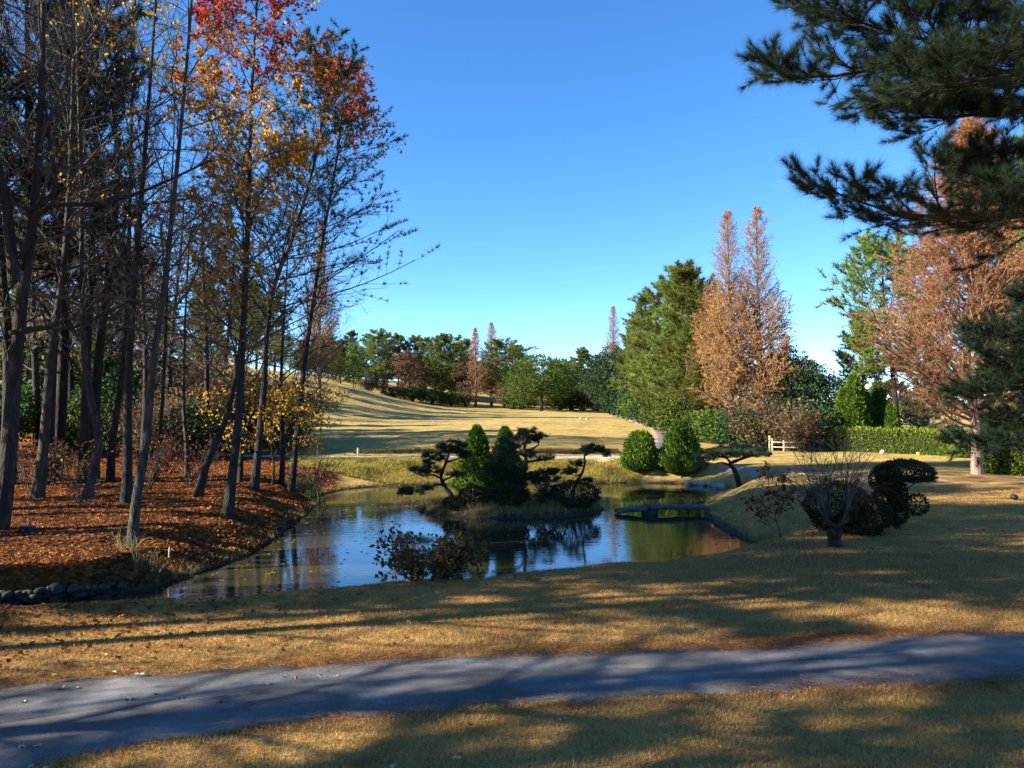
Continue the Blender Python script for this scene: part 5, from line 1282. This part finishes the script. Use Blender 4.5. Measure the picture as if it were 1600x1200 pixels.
# coarse grass of the far bank
n = 26000
px = rng.uniform(455, 1000, n); d = rng.uniform(40.5, 45.4, n); x = UX(px, d)
ok = sdist(x, d, pond_poly) > .1; x, d = x[ok], d[ok]
tufts('bank_grass', np.stack([x, d], 1), 3, .20, .03, 'tuft', 'coarse yellow-green grass on the far bank of the pond', .6)
# rough verge between the far path and the fairway
n = 5200
px = np.where(rng.random(n) < .5, rng.uniform(555, 745, n), rng.uniform(812, 965, n)); d = rng.normal(49.8, .35, n)
tufts('rough_verge', np.stack([UX(px, d), d], 1), 6, .26, .035, 'verge', 'dark rough vegetation strip between the far path and the fairway', .8, cat='plants')
# fallen leaves of the wood floor
def in_wood(x, y): 
    we = np.interp(y, [0, 12.5, 15.4, 17, 19, 30, 36, 43, 50, 70], [-14, -9.5, -9.0, -6.5, -5, -5, -7.8, -10, -14, -18])
    return (x < we - .2) & (y > 15)
def scatter_leaves(name, x, y, size, mat, label, lift=.012, tilt=.45):
    p = np.stack([x, y, height(x, y) + lift], 1)
    th = rng.random(len(x)) * 6.283; dd = np.stack([np.cos(th), np.sin(th), tilt * rng.standard_normal(len(x))], 1); dd = norm(dd)
    s = norm(np.cross(np.array([0, 0, 1.]) + tilt * rng.standard_normal((len(x), 3)), dd)); up = np.cross(dd, s); up *= np.sign(up[:, 2:] + 1e-6)
    l = size * (.6 + .8 * rng.random((len(x), 1)))
    V = np.stack([p - dd * l * .5, p + s * l * .42 + up * l * .10 + dd * l * .1, p + dd * l * .55, p - s * l * .42 + up * l * .10 + dd * l * .1], 1)
    # two folded halves so each leaf curls along its midrib
    i = np.arange(len(x))[:, None] * 4
    mb = MB().add(V, f3=np.concatenate([i + np.array([0, 1, 2]), i + np.array([0, 2, 3])]))
    return tag(link(name, mb.mesh(name, M[mat])), label, 'leaves', kind='stuff')
n = 130000
d = 15.3 + 33 * rng.random(n) ** 1.7; x = -(.69 * d + .5) * rng.random(n)
ok = in_wood(x, d) & (sdist(x, d, pond_poly) > .05); x, d = x[ok], d[ok]
scatter_leaves('leaf_litter', x, d, .12, 'litter', 'orange-brown fallen leaves carpeting the wood floor')
n = 15000
d = rng.uniform(9.2, 15.5, n); x = -11 + 14 * rng.random(n) ** 1.8
keep = rng.random(n) < np.clip((-x) / 8.5 - .05, .012, 1) ** 2 * np.clip((d - 9.5) / 3.5, .06, 1)
x, d = x[keep], d[keep]; ok = (sdist(x, d, pond_poly) > .02) & (path_rel(x, d) > .05); x, d = x[ok], d[ok]
scatter_leaves('leaf_scatter', x, d, .08, 'litter', 'red and orange leaves scattered on the near lawn', .03)
# ragged grass along the waterline
n = 9000
k = rng.integers(0, len(pond_poly), n); f = rng.random((n, 1)); q = pond_poly[k] * (1 - f) + np.roll(pond_poly, -1, 0)[k] * f + rng.standard_normal((n, 2)) * .22
sdq = sdist(q[:, 0], q[:, 1], pond_poly); cl = np.sin(q[:, 0] * 2.7 + np.sin(q[:, 1] * 1.9) * 2)
q = q[(sdq > -.06) & (sdq < .5) & (rng.random(n) < .12 + .88 * (cl > .25)) & (np.abs(q[:, 0]) < 16) & ((q[:, 0] > -8.6) | (q[:, 1] > 17.5))]
tufts('shore_grass', q, 6, .17, .010, 'straw', 'ragged dry grass fringing the waterline', .55)
# fallen twigs in the wood
n = 900
d = 16 + 24 * rng.random(n) ** 1.5; x = -(.69 * d + .5) * rng.random(n); ok = in_wood(x, d) & (sdist(x, d, pond_poly) > .1); x, d = x[ok], d[ok]
th = rng.random(len(x)) * 6.283; L_ = .15 + .5 * rng.random(len(x)) ** 2; z = height(x, d) + .03
p0 = np.stack([x, d, z], 1); dv = np.stack([np.cos(th), np.sin(th), 0 * th], 1) * L_[:, None]
p1 = p0 + dv * .5 + rng.standard_normal((len(x), 3)) * .02 * np.array([1, 1, .5]); p2 = p0 + dv; p2[:, 2] = height(p2[:, 0], p2[:, 1]) + .03
mb = MB(); tubes(mb, np.stack([p0, p1, p2], 1), np.tile([.008, .007, .003], (len(x), 1)), 4)
tag(link('fallen_twigs', mb.mesh('fallen_twigs', M['twig'])), 'thin fallen twigs strewn over the leaf litter', 'twigs', kind='stuff')
# floating leaves
n = 1500
q = poly_pts(pond_poly, n); q = q[sdist(q[:, 0], q[:, 1], isl_poly) > .1]
q = q[rng.random(len(q)) < np.where(q[:, 0] < -4, .9, .35)]
th = rng.random(len(q)) * 6.28; l = .035 + .045 * rng.random(len(q))
ax_ = np.stack([np.cos(th), np.sin(th)], 1) * l[:, None]; bx_ = np.stack([-np.sin(th), np.cos(th)], 1) * l[:, None] * .6
z = np.full((len(q), 1), WZ + .006)
V = np.stack([np.hstack([q + ax_, z]), np.hstack([q + bx_, z + .006]), np.hstack([q - ax_, z]), np.hstack([q - bx_, z + .004])], 1)
tag(link('floating_leaves', MB().add(V, f4=np.arange(len(q) * 4).reshape(-1, 4)).mesh('floating_leaves', M['straw'])), 'tiny leaves afloat on the pond', 'leaves', kind='stuff')
# pine needles drifted along the path edges and over the lawn
n = 60000
x = rng.uniform(-8, 12, n); sd_ = rng.random(n) < .6
e0 = np.where(sd_, np.interp(x, EF[:, 0], EF[:, 1]), np.interp(x, EN[:, 0], EN[:, 1]))
y = e0 + np.where(sd_, 1, -1) * (rng.standard_normal(n) * .22 + .10)
keep = rng.random(n) < (.35 + .65 * (.5 + .5 * np.sin(x * 1.7 + 2 * np.sin(x * .6)))) * np.where(sd_, 1, .5); x, y = x[keep], y[keep]
x2 = rng.uniform(-5, 12, 9000); y2 = rng.uniform(6, 17, 9000); k2 = rng.random(9000) < np.clip((x2 + 3) / 12, .03, 1) * np.where(path_rel(x2, y2) < 0, .22, 1); x, y = np.concatenate([x, x2[k2]]), np.concatenate([y, y2[k2]])
ok = sdist(x, y, pond_poly) > .2; x, y = x[ok], y[ok]
th = rng.random(len(x)) * 6.283
mb = MB(); needles(mb, np.stack([x, y, height(x, y) + .05 + .014 * rng.random(len(x))], 1), np.stack([np.cos(th), np.sin(th), 0 * th], 1), 1, .10, .0035, .06)
tag(link('fallen_pine_needles', mb.mesh('fallen_pine_needles', M['pineneedle'])), 'brown pine needles drifted along the path edges', 'needles', kind='stuff')

# single big leaves lying on and beside the near path
def lobed_leaf(mat, tips=5):
    n = tips * 4; V = [[0, 0, .012]]
    for k in range(n):
        a = math.pi * (-.78 + 1.56 * k / (n - 1)) + math.pi / 2
        ph = (k % 4); r = (.028, .050, .075, .048)[(ph + 2) % 4] if True else 0
        r *= 1 - .25 * abs(k / (n - 1) - .5) * 2
        V.append([r * math.cos(a), r * math.sin(a), .010 + .012 * math.sin(3 * a) + .22 * r * abs(math.sin(a * 2))])
    mb = MB().add(V, f3=[[0, k, k + 1] for k in range(1, n)])
    V2 = [[-.002, 0, .012], [.002, 0, .012], [.004, -.055, .02], [0, -.055, .02]]
    mb.add(V2, f4=[[0, 1, 2, 3]])
    return mb.mesh('fallen_leaf', mat)
lcol = dict(tan=plain('leaf_tan', (.42, .30, .18)), yellow=plain('leaf_yellow', (.62, .44, .06)), red=plain('leaf_red', (.36, .06, .03)), orange=plain('leaf_orange', (.55, .22, .04)), brown=plain('leaf_brown', (.22, .11, .05)), pale=plain('leaf_pale', (.36, .31, .25)))
LM = {k: lobed_leaf(v, 5) for k, v in lcol.items()}
ldesc = dict(tan='curled tan fallen leaf', yellow='bright yellow fallen leaf', red='dark red fallen leaf', orange='orange fallen leaf', brown='shrivelled brown fallen leaf', pale='pale upturned fallen leaf')
spots = [(100, 1056, 'yellow', 1.6), (105, 1076, 'brown', 1), (130, 1077, 'tan', .9), (190, 1054, 'pale', 1.3), (225, 1055, 'pale', 1.4), (50, 1098, 'tan', 1), (50, 1167, 'tan', 1), (68, 1166, 'pale', 1), (90, 1196, 'pale', 1.3), (55, 1199, 'pale', 1.3), (210, 1094, 'brown', 1.2), (252, 1086, 'tan', .9), (290, 1092, 'brown', .9), (348, 1098, 'red', .9),
         (450, 1059, 'pale', .8), (465, 1061, 'orange', .8), (502, 1058, 'pale', .8), (528, 1058, 'tan', .8), (423, 1071, 'tan', .9), (398, 1100, 'red', .8), (413, 1155, 'pale', 1), (878, 1122, 'pale', 1.1), (738, 1131, 'red', .9), (715, 1181, 'tan', 1), (620, 1193, 'tan', 1), (640, 972, 'yellow', 1.1), (604, 973, 'red', .9), (684, 928, 'yellow', 1), (549, 929, 'orange', 1), (770, 938, 'red', 1), (638, 997, 'red', 1), (785, 997, 'red', 1), (450, 997, 'brown', 1), (1115, 1166, 'orange', 1), (170, 1022, 'yellow', 1), (230, 1000, 'red', 1.2), (245, 965, 'orange', 1.2), (195, 963, 'orange', 1.2), (215, 980, 'red', 1.1), (305, 1018, 'orange', 1)]
for px, py, c, s in spots:
    d = F * CAMZ / (py - 640); x = UX(px, d); onp = path_rel(np.array([x]), np.array([d]))[0] < 0
    o = bpy.data.objects.new('fallen_leaf', LM[c]); C.objects.link(o)
    o.location = (x, d, gz(x, d) + (.048 if onp else .030)); o.rotation_euler = (rng.normal(0, .18), rng.normal(0, .18), rng.random() * 6.28); s *= .78; o.scale = (s, s, s * rng.uniform(.8, 1.6))
    tag(o, ldesc[c] + (' lying on the asphalt path' if onp else ' lying on the grass beside the path'), 'leaf', 'fallen leaves: ' + ldesc[c] + (' on path' if onp else ' on grass'))
